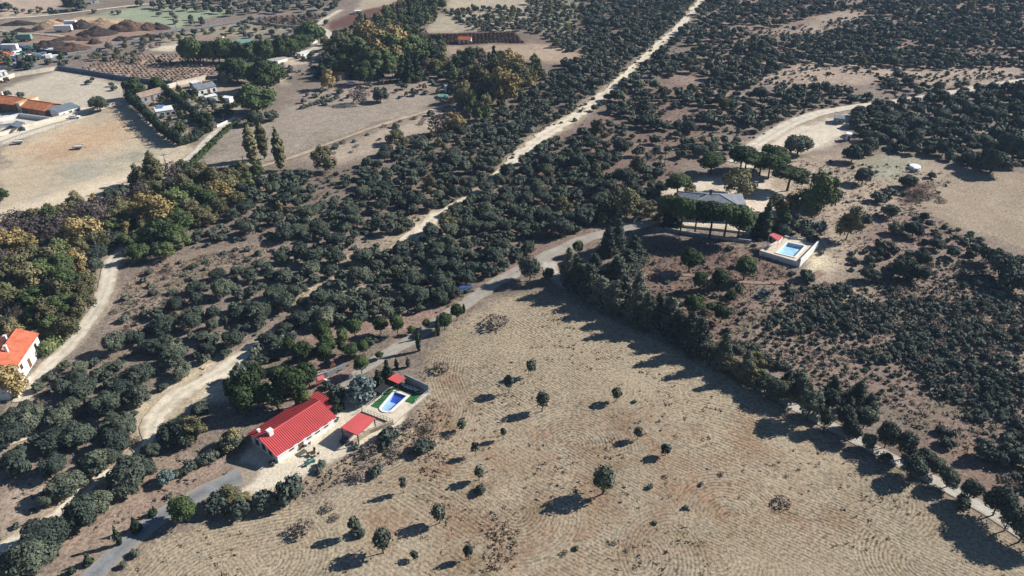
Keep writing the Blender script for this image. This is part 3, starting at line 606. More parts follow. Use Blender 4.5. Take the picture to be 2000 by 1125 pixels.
def wall_run(name, label, pts, h, th, m, cat="wall", cop=None, lift=0.0, group=None):
    """garden wall following the ground, one thing; coping as its part"""
    w = [P(*p) for p in pts]; c = np.mean(w, 0); a = MB(); b = MB(); out = []
    for i in range(len(w)-1):
        n = max(1, int(np.linalg.norm(w[i+1][:2]-w[i][:2])/4))
        for k in range(n): out.append(w[i]+(w[i+1]-w[i])*k/n)
    out.append(w[-1]); out = np.array(out); out[:, 2] = hz(out[:, 0], out[:, 1])+lift
    t = np.gradient(out[:, :2], axis=0); t /= np.linalg.norm(t, axis=1)[:, None]+1e-9; nr = np.stack([-t[:, 1], t[:, 0]], 1)
    def strip(mb, hw, z0, z1):
        for i in range(len(out)-1):
            A, B = out[i]-c, out[i+1]-c; na, nb = nr[i]*hw, nr[i+1]*hw
            g = [(A[0]+na[0], A[1]+na[1], A[2]), (A[0]-na[0], A[1]-na[1], A[2]), (B[0]-nb[0], B[1]-nb[1], B[2]), (B[0]+nb[0], B[1]+nb[1], B[2])]
            lo = [(p[0], p[1], p[2]+z0) for p in g]; hi = [(p[0], p[1], p[2]+z1) for p in g]
            mb.quad(*hi); mb.quad(lo[0], lo[3], hi[3], hi[0]); mb.quad(lo[2], lo[1], hi[1], hi[2])
            if i == 0: mb.quad(lo[1], lo[0], hi[0], hi[1])
            if i == len(out)-2: mb.quad(lo[3], lo[2], hi[2], hi[3])
    strip(a, th/2, -.6, h); strip(b, th/2+.06, h+.003, h+.10)
    r = thing(name, label, cat, c, 0, group); a.build("wall_body", m, r); b.build("coping", cop or m, r); return r
def fence_run(name, label, pts, h, step, m="dark_metal", rails=2, r_=.035, lift=0.0, cat="fence"):
    w = np.array([[*P(*p)[:2], 1] for p in pts]); w = catmull(w, step); z = hz(w[:, 0], w[:, 1])+lift; c = np.array([w[0, 0], w[0, 1], z[0]])
    r = thing(name, label, cat, c); rl = MB()
    for i in range(len(w)):
        q = MB(); p = np.array([w[i, 0], w[i, 1], z[i]])-c; q.tube([p+(0, 0, -.3), p+(0, 0, h)], [r_, r_], 6); q.build("post", m, r)
    for k in range(rails):
        zz = h*(k+1)/rails-.06; rl.tube([np.array([w[i, 0], w[i, 1], z[i]])-c+(0, 0, zz) for i in range(len(w))], [r_*.5]*len(w), 4)
    rl.build("rails", m, r); return r
def canopy(name, label, c4, posts_h, m, cat="shelter", rib=.35, th=.08, post_m="dark_wood", postw=.09):
    """flat pitched roof on four posts; c4 = roof corner points in world space"""
    c = np.mean(c4, 0); gz = min(float(hz(p[0], p[1])) for p in c4); r = thing(name, label, cat, (c[0], c[1], gz)); o = np.array([c[0], c[1], gz])
    q = [np.asarray(p)-o for p in c4]; a = MB(); nn = np.cross(q[1]-q[0], q[3]-q[0]); q = q if nn[2] > 0 else q[::-1]; a.slab(q, th)
    n = max(2, int(np.linalg.norm(q[1]-q[0])/rib))
    for i in range(n+1):
        t = min(max(i/n, .01), .99); p0 = q[0]+(q[1]-q[0])*t; p1 = q[3]+(q[2]-q[3])*t; a.tube([p0+(0, 0, .01), p1+(0, 0, .01)], [.055, .055], 5)
    a.build("roof", m, r); b = MB()
    for i in range(4): b.tube([q[i]*.96-(0, 0, th+.07), q[(i+1) % 4]*.96-(0, 0, th+.07)], [.07, .07], 4)
    b.build("beam", post_m, r)
    for p in q:
        d = MB(); pp = p*(.94, .94, 1); d.box(pp[0]-postw, pp[0]+postw, pp[1]-postw, pp[1]+postw, -.3, pp[2]-th); d.build("post", post_m, r)
    return r
def px4(pts, z): return [P(a, b, z) for a, b in pts]

# ---- the red-roofed house with its yard
A0 = P(540, 887, 2.35); A1 = P(650, 813, 2.35)
zA = float(hz(*P(590, 850)[:2])); dA = (A1-A0)[:2]/np.linalg.norm((A1-A0)[:2]); nA = np.array([-dA[1], dA[0]])
WA = float(np.dot((P(489, 847, 2.35)-A0)[:2], nA)); LA = float(np.linalg.norm((A1-A0)[:2]))
rA, LA = gable_house("farmhouse", "long white house with a ribbed bright red gable roof in the cream yard", A0, A1, WA, 2.35, 3.75, "white_wall", "red_sheet", .45, .42,
   wins=[('f', LA*.24, 1.15, .8, .9), ('f', LA*.40, 0.02, .95, 2.1, 1), ('f', LA*.55, 1.15, .8, .9), ('f', LA*.70, 1.15, .8, .9), ('f', LA*.86, 1.15, .7, .9),
         ('l', WA*.25, .9, .9, 1.1), ('l', WA*.5, .9, .9, 1.2), ('l', WA*.75, .9, .9, 1.1), ('b', LA*.3, 1, .9, 1), ('b', LA*.6, 1, .9, 1)],
   chims=[(LA*.13, WA*.46, 3.2, 4.55, .9), (1.0, WA*.80, 2.6, 3.5, .4)], z=zA)
annex = MB(); annex.box(LA+.005, LA+2.6, WA*.42, WA-.1, -1, 2.0); an = annex.build("annex_wall", "white_wall", rA)
roof_slope(LA+.5, LA+3.1, WA*.32, 2.28, WA+.3, 2.16, .1, .42).build("annex_roof", "red_sheet", rA)
g = MB(); g.box(-.2, LA+.3, -.62, -.50, 1.96, 2.08); g.build("gutter", "white_paint", rA)
canopy("carport", "open carport with a flat red sheet roof on wooden posts", px4([(665,835),(698,850),(733,817),(702,806)], 2.7), 2.7, "red_sheet", "carport", .4)
canopy("pool_shelter", "small red-roofed shelter at the corner of the green pool lawn", px4([(757,740),(777,749),(793,738),(772,730)], 2.5), 2.5, "red_sheet", "shelter", .4)
canopy("dark_awning", "flat black shade awning beside the small red-roofed shelter", px4([(731,762),(745,769),(762,755),(748,748)], 2.2), 2.2, "black_cloth", "awning", 9, .04, "dark_metal", .05)
# pool terrace
def pool(name, label, corners, zt, mwall, mshade, round_end, depth=1.5, rim=.45, water_drop=.22, light=None):
    """basin with walls, deep end with shade in its tile colour, white rim and water; corners: a-b one short side (rounded when asked), c-d the other"""
    a, b, c_, d = [np.asarray(p[:2]) for p in corners]; o = (a+b+c_+d)/4; r = thing(name, label, "pool", (o[0], o[1], zt))
    outl = []
    if round_end:
        m_ = (a+b)/2; e = (b-a)/2; u = ((a-d)+(b-c_))/2; u = u/np.linalg.norm(u)*np.linalg.norm(e)*.75
        for k in range(13):
            t = math.pi*k/12; outl.append(m_-e*math.cos(t)+u*math.sin(t))
    else: outl += [a, b]
    outl += [c_, d]; outl = [p-o for p in outl]; n = len(outl)
    A = 0.5*sum(outl[i][0]*outl[(i+1) % n][1]-outl[(i+1) % n][0]*outl[i][1] for i in range(n))
    if A < 0: outl = outl[::-1]
    def offs(h):
        res = []
        for i in range(n):
            p0, p1, p2 = outl[i-1], outl[i], outl[(i+1) % n]; e1 = (p1-p0)/np.linalg.norm(p1-p0); e2 = (p2-p1)/np.linalg.norm(p2-p1)
            n1 = np.array([e1[1], -e1[0]]); n2 = np.array([e2[1], -e2[0]]); bb = n1+n2; bb /= np.linalg.norm(bb); res.append(p1+bb*h/max(.4, np.dot(bb, n1)))
        return res
    out = offs(rim); m = MB(); zr = .16
    for i in range(n):
        j = (i+1) % n
        m.quad((*out[i], zr), (*out[j], zr), (*outl[j], zr), (*outl[i], zr)); m.quad((*out[i], -.4), (*out[j], -.4), (*out[j], zr), (*out[i], zr)); m.quad((*outl[i], zr), (*outl[j], zr), (*outl[j], -.02), (*outl[i], -.02))
    m.build("coping", "coping", r); w = MB()
    for i in range(n):
        j = (i+1) % n; w.quad((*outl[i], -.02), (*outl[j], -.02), (*outl[j], -depth), (*outl[i], -depth))
    w.quad(*[(*p, -depth) for p in outl]); w.build("basin", mwall, r)
    if mshade:
        dd = MB(); cc = c_-o; de = d-o; ax = (a-d)/np.linalg.norm(a-d); k = 2.0
        for s0, s1 in ((cc, de),): dd.quad((*(s0+ax*.01), -.05), (*(s1+ax*.01), -.05), (*(s1+ax*k), -depth+.02), (*(s0+ax*k), -depth+.02))
        dd.build("shaded_deep_end", mshade, r)  # steep end wall, its shade put into the darker blue
    wt = MB(); wt.quad(*[(*(p*.998), -water_drop) for p in outl]); wt.build("water_surface", "water", r); return r
zP = float(hz(*P(768, 787)[:2]))+.35
def deck(name, label, corners, zt, m, cat, base=-1.5, edge=None):
    c = np.mean(corners, 0); r = thing(name, label, cat, (c[0], c[1], zt)); q = [np.array([p[0]-c[0], p[1]-c[1], 0]) for p in corners]
    if np.cross(q[1]-q[0], q[2]-q[1])[2] < 0: q = q[::-1]
    a = MB(); a.slab(q, .14); a.build("paving", m, r); b = MB(); b.slab([p*(.995, .995, 1)+(0, 0, -.142) for p in q], -base); b.build("retaining_wall", edge or "white_wall", r); return r
def Pz(px, py, z):
    d = ray(px, py); t = (z-CAM_H)/d[2]; return np.array([d[0]*t, d[1]*t, z])
def ring_deck(name, label, outer, hole, zt, m, cat, base=-1.5, edge="white_wall", grow=.25):
    """paved terrace with an opening for the pool"""
    c = np.mean(outer, 0)[:2]; r = thing(name, label, cat, (c[0], c[1], zt)); q = [np.asarray(p[:2])-c for p in outer]; h = [np.asarray(p[:2])-c for p in hole]
    def ccw(l): return l if sum(l[i][0]*l[(i+1) % len(l)][1]-l[(i+1) % len(l)][0]*l[i][1] for i in range(len(l))) > 0 else l[::-1]
    q = ccw(q); h = ccw(h); hc = np.mean(h, 0); h = [hc+(p-hc)*(1+grow/np.linalg.norm(p-hc)) for p in h]
    k = min(range(4), key=lambda s: sum(np.linalg.norm(q[i]-h[(i+s) % 4]) for i in range(4))); h = [h[(i+k) % 4] for i in range(4)]
    a = MB(); b = MB()
    for i in range(4):
        j = (i+1) % 4; a.quad((*q[i], 0), (*q[j], 0), (*h[j], 0), (*h[i], 0)); b.quad((*q[i], base), (*q[j], base), (*q[j], -.002), (*q[i], -.002)); a.quad((*h[j], -.5), (*h[i], -.5), (*h[i], 0), (*h[j], 0))
    a.build("paving", m, r); b.build("retaining_wall", edge, r); return r
holeA = [Pz(742,800,zP), Pz(765,808,zP), Pz(801,771,zP), Pz(771,762,zP)]
PA = [Pz(746,795.5,zP), Pz(764,801,zP), Pz(794,774,zP), Pz(771,766,zP)]
dkA = ring_deck("pool_terrace", "cream paved terrace with green turf strips round the blue pool", [Pz(706,803,zP), Pz(769,827,zP), Pz(838,768,zP), Pz(779,744,zP)], holeA, zP, "paving", "terrace", edge="stone_wall", grow=.1)
pool("swimming_pool", "round-ended deep blue swimming pool with white rim beside green turf", PA, zP, "pool_tile", "pool_tile_shaded", True, 1.0, water_drop=.06)
cA = np.array(dkA.location)
tm = MB()
for pp in ([(723,793),(737,798),(777,762),(765,757)], [(765,757),(777,762),(802,769),(824,765),(783,748)], [(790,784),(806,789),(830,767),(806,768)]):
    q = [Pz(a, b, zP+.012)-cA for a, b in pp]; q = q if np.cross(q[1]-q[0], q[2]-q[1])[2] > 0 else q[::-1]; tm.slab(q, .010)
tm.build("turf", "turf", dkA)
def wall_z(name, label, pts, z0, h, th, m, cat="wall", cop=None, lo=-1.5):
    p = [Pz(a, b, z0) for a, b in pts]; c = np.mean(p, 0); r = thing(name, label, cat, c); a = MB(); b = MB()
    for i in range(len(p)-1):
        A, B = p[i]-c, p[i+1]-c; d = (B-A)[:2]/np.linalg.norm((B-A)[:2]); n = np.array([-d[1], d[0], 0])*th/2
        if i > 0: A = A+np.array([*d, 0])*(th/2+.004)
        for (mb, za, zb, k) in ((a, lo, h, 1), (b, h+.003, h+.09, 1.3)):
            v = [A+n*k, A-n*k, B-n*k, B+n*k]; s = len(mb.v); mb.v += [(q[0], q[1], za) for q in v]+[(q[0], q[1], zb) for q in v]
            for f in ((3,2,1,0),(4,5,6,7),(0,1,5,4),(1,2,6,5),(2,3,7,6),(3,0,4,7)): mb.f.append(tuple(s+t for t in f))
    a.build("wall_body", m, r); b.build("coping", cop or m, r); return r
wall_z("terrace_wall", "grey screen wall along the far side of the green pool lawn", [(791,745),(838,767)], zP, 1.9, .22, "grey_wall")
def rail_z(name, label, pts, z0, h, n, m="white_paint", panel=None):
    p = [Pz(a, b, z0) for a, b in pts]; c = p[0]; r = thing(name, label, "fence", c); q = [x-c for x in p]
    for i in range(n+1):
        t = i/n*(len(q)-1); k = min(int(t), len(q)-2); x = q[k]+(q[k+1]-q[k])*(t-k); b = MB(); b.tube([x+(0,0,.004), x+(0, 0, h)], [.035, .035], 6); b.build("post", m, r)
    a = MB()
    for zz in (h-.04, h*.5, .12): a.tube([x+(0, 0, zz) for x in q], [.022]*len(q), 5)
    a.build("rails", m, r); return r
rail_z("pool_railing", "white railing on the lawn side of the blue pool", [(709,802),(743,777),(761,761)], zP, 1.0, 8)
rail_z("pool_railing", "white railing on the field side of the blue pool terrace", [(812,788),(837,769)], zP, 1.0, 6)
rail_z("pool_railing", "dark railing between the carport and the blue pool", [(707,803.5),(768,826)], zP, 1.0, 10, "dark_metal")
sh = MB(); sh.cyl(0, 0, 0, 2.3, .03, 8); one("pool_shower", sh, "metal", "thin shower post at the round end of the blue pool", "shower post", Pz(760,809,zP))
def lounger(px, py, rz, lab, m="white_paint", cloth="teal"):
    r = thing("sun_lounger", lab, "sun lounger", Pz(px, py, zP+.012), rz, "loungers on the pool lawn"); a = MB(); a.slab([(0,-.33,.34),(1.25,-.33,.34),(1.25,.33,.34),(0,.33,.34)], .06); a.build("seat", cloth, r)
    b = MB(); b.slab([(-.62,-.33,.72),(-.01,-.33,.36),(-.01,.33,.36),(-.62,.33,.72)], .05); b.build("backrest", cloth, r)
    for x in (.08, 1.15):
        for y in (-.28, .28): l = MB(); l.cyl(x, y, 0, .28, .03, 6); l.build("leg", m, r)
for i, (x, y) in enumerate([(792,757),(799,760),(806,762),(813,764.5)]):
    lounger(x, y, 2.3, ["white", "second white", "third white", "last white"][i]+" lounger in the row under the grey screen wall", cloth="white_paint")
def table_set(px, py, lab, mtop="wood", n=4, s=1.0, cloth="dark_wood"):
    p = P(px, py); r = thing("garden_table", lab, "table", p, .6); a = MB(); a.tube([(0,0,.70*s),(0,0,.75*s)], [.6*s,.6*s], 14); a.build("tabletop", mtop, r)
    for k in range(4): l = MB(); t = k*math.pi/2+.4; l.tube([(.45*s*math.cos(t), .45*s*math.sin(t), 0), (.35*s*math.cos(t), .35*s*math.sin(t), .7*s)], [.03,.03], 5); l.build("leg", mtop, r)
    for k in range(n):
        t = 2*math.pi*k/n; c = thing("garden_chair", "chair at the "+lab.split(" with ")[0].split(" on ")[0], "chair", p+np.array([1.05*s*math.cos(t), 1.05*s*math.sin(t), 0]), t, "garden chairs at the "+" ".join(lab.split()[:4]))
        b = MB(); b.box(-.22,.22,-.22,.22,.42,.46); b.build("seat", cloth, c); b = MB(); b.box(.18,.22,-.22,.22,.463,.9); b.build("backrest", cloth, c)
        for x in (-.19,.19):
            for y in (-.19,.19): l = MB(); l.cyl(x, y, 0, .418, .02, 5); l.build("leg", cloth, c)
table_set(595,869,"round white garden table on the paving in front of the red-roofed house","white_paint",4,.9)
table_set(612,889,"dark round garden table on the yard below the carport shadow","dark_wood",4,.9)
def mat_box(name, px, py, w, d, h, rz, m, lab, cat):
    b = MB(); b.box(-w/2, w/2, -d/2, d/2, 0, h); b.box(-w/2+.05, w/2-.05, -d/2+.05, d/2-.05, h, h+.03); return one(name, b, m, lab, cat, P(px, py)+np.array([0,0,.02]), rz)
mat_box("door_mat", 588, 885, 2.1, 1.1, .03, .85, "grey_weed", "flat dark green rug on the paving before the red-roofed house", "rug")
def bench(px, py, rz, lab, m="teal"):
    r = thing("garden_bench", lab, "bench", P(px, py), rz); a = MB(); [a.box(-1,1,-.25+.17*i,-.11+.17*i,.42,.47) for i in range(3)]; a.build("seat", m, r); b = MB(); [b.box(-1,1,.30,.34,.55+.18*i,.67+.18*i) for i in range(2)]; b.build("backrest", m, r)
    for x in (-.85,.85): l = MB(); l.box(x-.04,x+.04,-.24,.28,0,.418); l.box(x-.04,x+.04,.282,.36,0,.86); l.build("leg", "dark_metal", r)
bench(606, 906, .75, "dark green slatted bench at the yard's lower edge")
# play garden next to the house
gz = MB(); q = [P(607,779)+(0,0,.06), P(621,786)+(0,0,.06), P(632,768)+(0,0,.06), P(616,761)+(0,0,.06)]; c0 = np.mean(q, 0); gz.slab([p-c0 for p in q], .05); one("turf_square", gz, "turf", "small square of green turf beside the play frame", "turf", c0)
def play(px, py):
    r = thing("climbing_frame", "red climbing frame with a white slide by the small turf square", "play frame", P(px, py), .7)
    for x in (-.7,.7):
        for y in (-.5,.5): b = MB(); b.tube([(x*1.2,y*1.2,0),(x,y,2.0)],[.06,.06],6); b.build("post","red_fabric",r)
    b = MB(); b.box(-.75,.75,-.55,.55,1.1,1.18); b.build("platform","wood",r); b = MB(); b.slab([(.76,-.3,1.18),(2.3,-.3,.15),(2.3,.3,.15),(.76,.3,1.18)],.05); b.build("slide","white_paint",r)
    b = MB(); b.quad((-.75,-.6,1.9),(.75,-.6,1.9),(.75,0,2.5),(-.75,0,2.5)); b.quad((-.75,0,2.5),(.75,0,2.5),(.75,.6,1.9),(-.75,.6,1.9)); b.build("tent_roof","red_fabric",r)
play(628, 752)
wall_run("low_wall", "grey low wall below the log pile near the play frame", [(612,745),(640,736),(676,720)], 1.3, .25, "grey_wall")
def logs(px, py, n, rz, lab, m="wood", L=2.2, group=None, r0=.16):
    r = MB(); R = random.Random(px)
    for k in range(n):
        x = R.uniform(-1.6,1.6); y = R.uniform(-.9,.9); z = R.uniform(.1,.7)*(1-abs(x)/2.4); a = R.uniform(-.5,.5); rr = r0*R.uniform(.6,1.3)
        d = np.array([math.cos(a),math.sin(a),R.uniform(-.15,.15)])*L/2*R.uniform(.5,1); p = np.array([x,y,z+.1]); r.tube([p-d,p+d],[rr,rr],6)
    one("log_pile", r, m, lab, "log pile", P(px,py), rz, group)
logs(622,735,16,.3,"heap of pale cut timber above the grey low wall","concrete"); logs(640,730,16,.6,"heap of brown logs beside the pale timber","wood"); logs(660,722,10,.6,"small heap of brown logs nearest the round green tree","dark_wood")
bp_ = MB(); bp_.box(-.3,.3,-.3,.3,0,1.7); bp_.box(-.38,.38,-.38,.38,1.703,1.8); bp_.box(-.6,.6,-.4,.4,0,.75); one("brick_barbecue", bp_, "brick_wall", "small brick barbecue behind the timber heaps", "barbecue", P(650,716), .5)
wall_run("terrace_kerb", "pale stone kerb along the slope behind the red-roofed house", [(478,800),(520,790),(560,783),(590,778)], .35, .3, "stone_wall")
wall_run("garden_wall", "rough stone wall holding the yard below the carport", [(690,868),(722,846),(768,828)], .8, .45, "stone_wall")

# ---- white house with orange roof at the left edge
D0 = P(43, 747); D1 = P(84, 683)
rD, LD = gable_house("white_house", "tall white house with terracotta gable roof cut by the left photo edge", D0, D1, 7.4, 4.3, 5.9, "white_wall", "red_tile", .4, 0,
   wins=[('f', 2.0, 2.2, .8, 1.0), ('f', -2.2, 2.2, .8, 1.0), ('f', 5.2, .4, .9, 1.9, 1), ('r', 3.7, 2.4, .9, 1.1), ('l', 3.7, 2.4, .9, 1.1)], chims=[(LD_*.5, 2.6, 5.2, 6.9, .5) for LD_ in (8.0,)]+[(8.6, 4.6, 5.0, 6.5, .5)])
wg = gable_walls(7.5, 5.6, 4.0, 5.2); 
wv = MB(); wv.v = [(-y+0.0, x+.004, z) for (x, y, z) in []]
def wing(r, x0, y0, L, Wd, e, rd):
    """side wing whose ridge runs away from the long wall (local y)"""
    m = MB(); b = -1.2; x1 = x0+Wd; y1 = y0+L; xm = (x0+x1)/2
    m.quad((x0,y1,b),(x0,y0,b),(x0,y0,e),(x0,y1,e)); m.quad((x1,y0,b),(x1,y1,b),(x1,y1,e),(x1,y0,e)); m.quad((x0,y0,b),(x1,y0,b),(x1,y0,e),(xm,y0,rd),(x0,y0,e)); m.quad((x1,y1,b),(x0,y1,b),(x0,y1,e),(xm,y1,rd),(x1,y1,e))
    m.build("wing_wall", "white_wall", r); k = (rd-e)/(Wd/2); s = MB(); o = .35
    s.slab([(x0-o,y1+o,e-k*o+.13),(x0-o,y0-o,e-k*o+.13),(xm,y0-o,rd+.13),(xm,y1+o,rd+.13)], .12); s.slab([(x1+o,y0-o,e-k*o+.13),(x1+o,y1+o,e-k*o+.13),(xm,y1+o,rd+.13),(xm,y0-o,rd+.13)], .12); s.build("wing_roof", "red_tile", r)
wing(rD, -5.6, 0.0, 12, 5.597, 3.6, 4.9)
wall_run("garden_wall", "low pale wall in front of the terracotta-roofed white house", [(36,778),(42,768),(60,740)], .6, .25, "cream_wall")

# ---- grey-roofed villa on its terrace
zV = float(hz(*P(1405, 405)[:2]))
V0 = P(1331, 408, 3.2); V1 = P(1463, 415, 3.2); dV = (V1-V0)[:2]; LV = float(np.linalg.norm(dV)); 
rV, LV = root_at("villa", "wide villa under a grey hipped slate roof behind the umbrella pines", "house", V0, V1, z=zV); WV = 12.5
m = MB(); m.box(.5, LV-.5, .5, WV-.5, -1, 3.15); m.build("wall", "white_wall", rV)
rf = MB(); rz_ = 5.4; a_, b_ = LV*.42, LV*.60
E4 = [(0,0,3.2),(LV,0,3.2),(LV,WV,3.2),(0,WV,3.2)]; R0 = (a_, WV/2, rz_); R1 = (b_, WV/2, rz_)
rf.quad(E4[0],E4[1],R1,R0); rf.quad(E4[1],E4[2],R1); rf.quad(E4[2],E4[3],R0,R1); rf.quad(E4[3],E4[0],R0); rf.quad(*E4[::-1]); ro = rf.build("roof", "slate_roof", rV)
hp = MB()
for e_, r_ in ((E4[0],R0),(E4[1],R1),(E4[2],R1),(E4[3],R0),(R0,R1)): hp.tube([np.array(e_)+(0,0,.04), np.array(r_)+(0,0,.04)], [.11,.11], 5)
hp.build("hip_tiles", "metal", ro); chimney(rV, LV*.46, WV*.56, 5.0, 6.3, .6, "dark_metal")
for x in (.12,.26,.4,.55,.7,.86): window(rV, LV*x, .8, 1.4, 1.4, 'f', LV, WV)
for sd in ('l','r'):
    for y in (3, 6.2, 9.4): window(rV, y, .9, 1.1, 1.2, sd, LV, WV)
for o in list(rV.children):
    if o.name.startswith("window"):
        pass
wall_run("terrace_wall", "long grey retaining wall below the villa's umbrella pines", [(1298,449),(1330,456),(1380,464),(1420,469),(1466,475)], .9, .35, "grey_wall")
wall_run("garden_wall", "cream parapet along the villa terrace edge", [(1312,441),(1360,446),(1410,451),(1465,458)], .6, .2, "cream_wall")
wall_run("low_wall", "short white wall where the gravel lane meets the villa", [(1238,437),(1252,418),(1262,404)], .9, .25, "cream_wall")
# hilltop pool on its white platform
zQ = float(hz(*P(1540, 500)[:2]))+1.5
QO = [Pz(1484,489,zQ), Pz(1562,512,zQ), Pz(1598,475,zQ), Pz(1530,463,zQ)]
QP = [Pz(1518,494,zQ), Pz(1551,502,zQ), Pz(1571,481,zQ), Pz(1539,474,zQ)]
ring_deck("pool_terrace", "cream platform round the light blue hilltop pool", QO, QP, zQ, "paving", "terrace", base=-3.4, edge="white_wall", grow=.12)
pool("swimming_pool", "square light blue swimming pool on the hilltop platform", QP, zQ, "pool_light", None, False, .75, .5, .05)
wall_z("parapet_wall", "tall white parapet on the right side of the hilltop pool", [(1562.5,512.5),(1598.5,475)], zQ, .9, .25, "white_wall", lo=-3.5)
wall_z("parapet_wall", "low white wall along the back of the hilltop pool", [(1532,463),(1597,474)], zQ, .35, .22, "white_wall", lo=-2)
canopy("pool_awning", "faded red awning at the corner of the hilltop pool", [Pz(1502,458,zQ+2.3), Pz(1521,471,zQ+2.3), Pz(1530,462,zQ+2.3), Pz(1512,455,zQ+2.3)], 2.3, "red_fabric", "awning", 9, .05, "white_paint", .04)
fence_run("wire_fence", "wire fence with thin posts along the hilltop track", [(1512,306),(1540,278),(1575,257),(1625,247)], 1.3, 5.0)
fence_run("wire_fence", "dark fence closing the gravel clearing below the oak", [(1566,308),(1600,290),(1630,275),(1648,272)], 1.1, 4.0)

# ---- small sheds and tanks on the hill
flat_house("small_shed", "small white shed with dark doorway at the gravel clearing", P(1651,275), P(1660,276), 2.2, 2.6, "white_wall", "white_sheet", [('f', 1.0, .05, .9, 1.9, 1)], "shed")
flat_house("carport_shed", "low grey shed roof with pale edge at the gravel clearing top", P(1628,241), P(1647,243), 4.0, 2.1, "grey_wall", "grey_sheet", [('f', 2.0, .6, 1.4, .9)], "shed")
def tank(px, py, r_, h, lab, m="white_paint"):
    r = thing("water_tank", lab, "tank", P(px, py)); a = MB(); a.cyl(0,0,-.2,h,r_,18); a.build("tank_body", m, r); b = MB(); b.tube([(0,0,h+.003),(0,0,h+.18),(0,0,h+.3)],[r_*1.04,r_*.95,r_*.2],18); b.build("lid", m, r); return r
tank(1786, 329, 1.9, .9, "round white water tank on the pale hill slope")
flat_house("pump_hut", "tiny white hut just below the round water tank", P(1784,336), P(1791,337), 1.4, 1.3, "white_wall", "white_sheet", [('f', .6, .2, .6, .8)], "hut")
mat_box("water_trough", 1701, 304, 1.9, .9, .7, .2, "green_sheet", "pale green trough under the oak on the hill slope", "trough")

# ---- farm with orange tiled roofs at the left edge
zF = float(hz(*P(60, 215)[:2])); wF = [('f', 2.5, .8, .9, 1.2), ('f', 5.5, .05, 1.0, 2.1, 1), ('f', 8.5, .8, .9, 1.2), ('r', 3, .9, .9, 1.1)]
gable_house("tiled_farmhouse", "long farmhouse with orange tiled roof at the left edge", P(-28,212,0), P(37,220,0), 8.5, 3.4, 5.0, "brick_wall", "orange_tile", .5, 0, wF, [(6, 5, 4.3, 6.0, .6)], z=zF)
gable_house("tiled_farmhouse", "orange tiled farmhouse between its twin and the grey shed", P(45,222,0), P(90,229,0), 8.5, 3.0, 4.6, "brick_wall", "orange_tile", .5, 0, wF, [], z=zF)
flat_house("link_building", "narrow yellow-roofed link between the two orange tiled farmhouses", P(38.0,221,0), P(44.2,222,0), 9, 4.3, "cream_wall", "yellow_tile", [('f', .7, .3, .7, 1.6, 1)], "building", .4, z=zF)
flat_house("grey_shed", "long shed with grey sheet roof beside the orange tiled farmhouses", P(118,232), P(159,219.5), 6.0, 2.5, "white_wall", "grey_sheet", [('f', 2, .8, 1, .9), ('f', 5, .05, 1.4, 2, 1), ('f', 8, .8, 1, .9)], "shed", .7)
wall_run("boundary_wall", "long cream wall along the lane below the tiled farm", [(-20,272),(40,253),(110,234),(180,217),(236,203)], 1.3, .25, "cream_wall")
wall_run("boundary_wall", "white wall closing the tiled farm's yard", [(0,238),(40,229),(100,237)], 1.6, .22, "white_wall")
wall_run("boundary_wall", "white wall dividing the farmyard near the blue awning", [(-10,252),(30,247),(52,256)], 1.5, .22, "white_wall")
wall_run("boundary_wall", "pale wall behind the bare lot at the left edge", [(-10,164),(30,150),(80,142),(115,136)], 1.8, .22, "cream_wall")
wall_run("boundary_wall", "long dark blue wall between the bare lot and the vineyard", [(115,136),(180,146),(260,159),(340,167)], 1.9, .25, "blue_wall")
wall_run("boundary_wall", "white wall between the vineyard and the garden plots", [(268,186),(320,176),(350,167),(408,154)], 1.9, .25, "cream_wall")
canopy("yard_awning", "pale violet awning in the tiled farm's yard", px4([(18,244),(36,249),(48,239),(32,235)], 2.2), 2.2, "grey_sheet", "awning", 9)
flat_house("small_shed", "white box shed at the left end of the bare lot", P(2,150), P(16,147), 3, 2.0, "white_wall", "white_sheet", [('f', 1.5, .05, .9, 1.8, 1)], "shed")

# ---- garden plots with small houses behind the hedge
gable_house("cottage", "narrow cottage with pale brown tiled roof in the hedged garden", P(278,202), P(322,189.5), 5.2, 2.5, 3.7, "grey_wall", "brown_tile", .3, 0, [('f', 2, .8, .8, 1), ('f', 5, .05, .9, 2, 1), ('f', 8, .8, .8, 1)], [])
flat_house("garden_house", "white flat-roofed garden house with three dark openings and blue cover", P(308,231), P(341,226), 6.0, 2.6, "white_wall", "white_sheet", [('f', 2.2, .6, 1.3, 1.3), ('f', 4.3, .6, 1.3, 1.3), ('f', 6.3, .6, 1.3, 1.3)], "house", z=float(hz(*P(325,228)[:2])))
bc = MB(); bc.box(-1.3,1.3,-1.8,1.8,0,.12); bc.box(-1.2,1.2,-1.7,1.7,.12,.16); one("blue_cover", bc, "blue_plastic", "blue cover lying on the flat white garden house roof", "cover", P(316,222)+np.array([0,0,2.9]), .2)
gable_house("cottage", "white villa with dark grey tiled roof in the right garden plot", P(388,188), P(424,180), 6.5, 2.8, 4.0, "white_wall", "slate_roof", .3, 0, [('f', 2, .8, .9, 1.1), ('f', 5, .05, 1, 2, 1), ('f', 7.5, .8, .9, 1.1)], [(4, 4, 3.4, 4.8, .5)])
flat_house("garden_shed", "white flat shed below the dark-tiled garden villa", P(404,200), P(426,196), 3.2, 2.1, "white_wall", "white_sheet", [('f', 1.5, .05, .9, 1.8, 1)], "shed")
flat_house("garden_shed", "small white shed right of the other shed below the garden villa", P(434,199), P(449,201), 2.5, 1.9, "white_wall", "white_sheet", [('f', 1.2, .05, .8, 1.7, 1)], "shed")
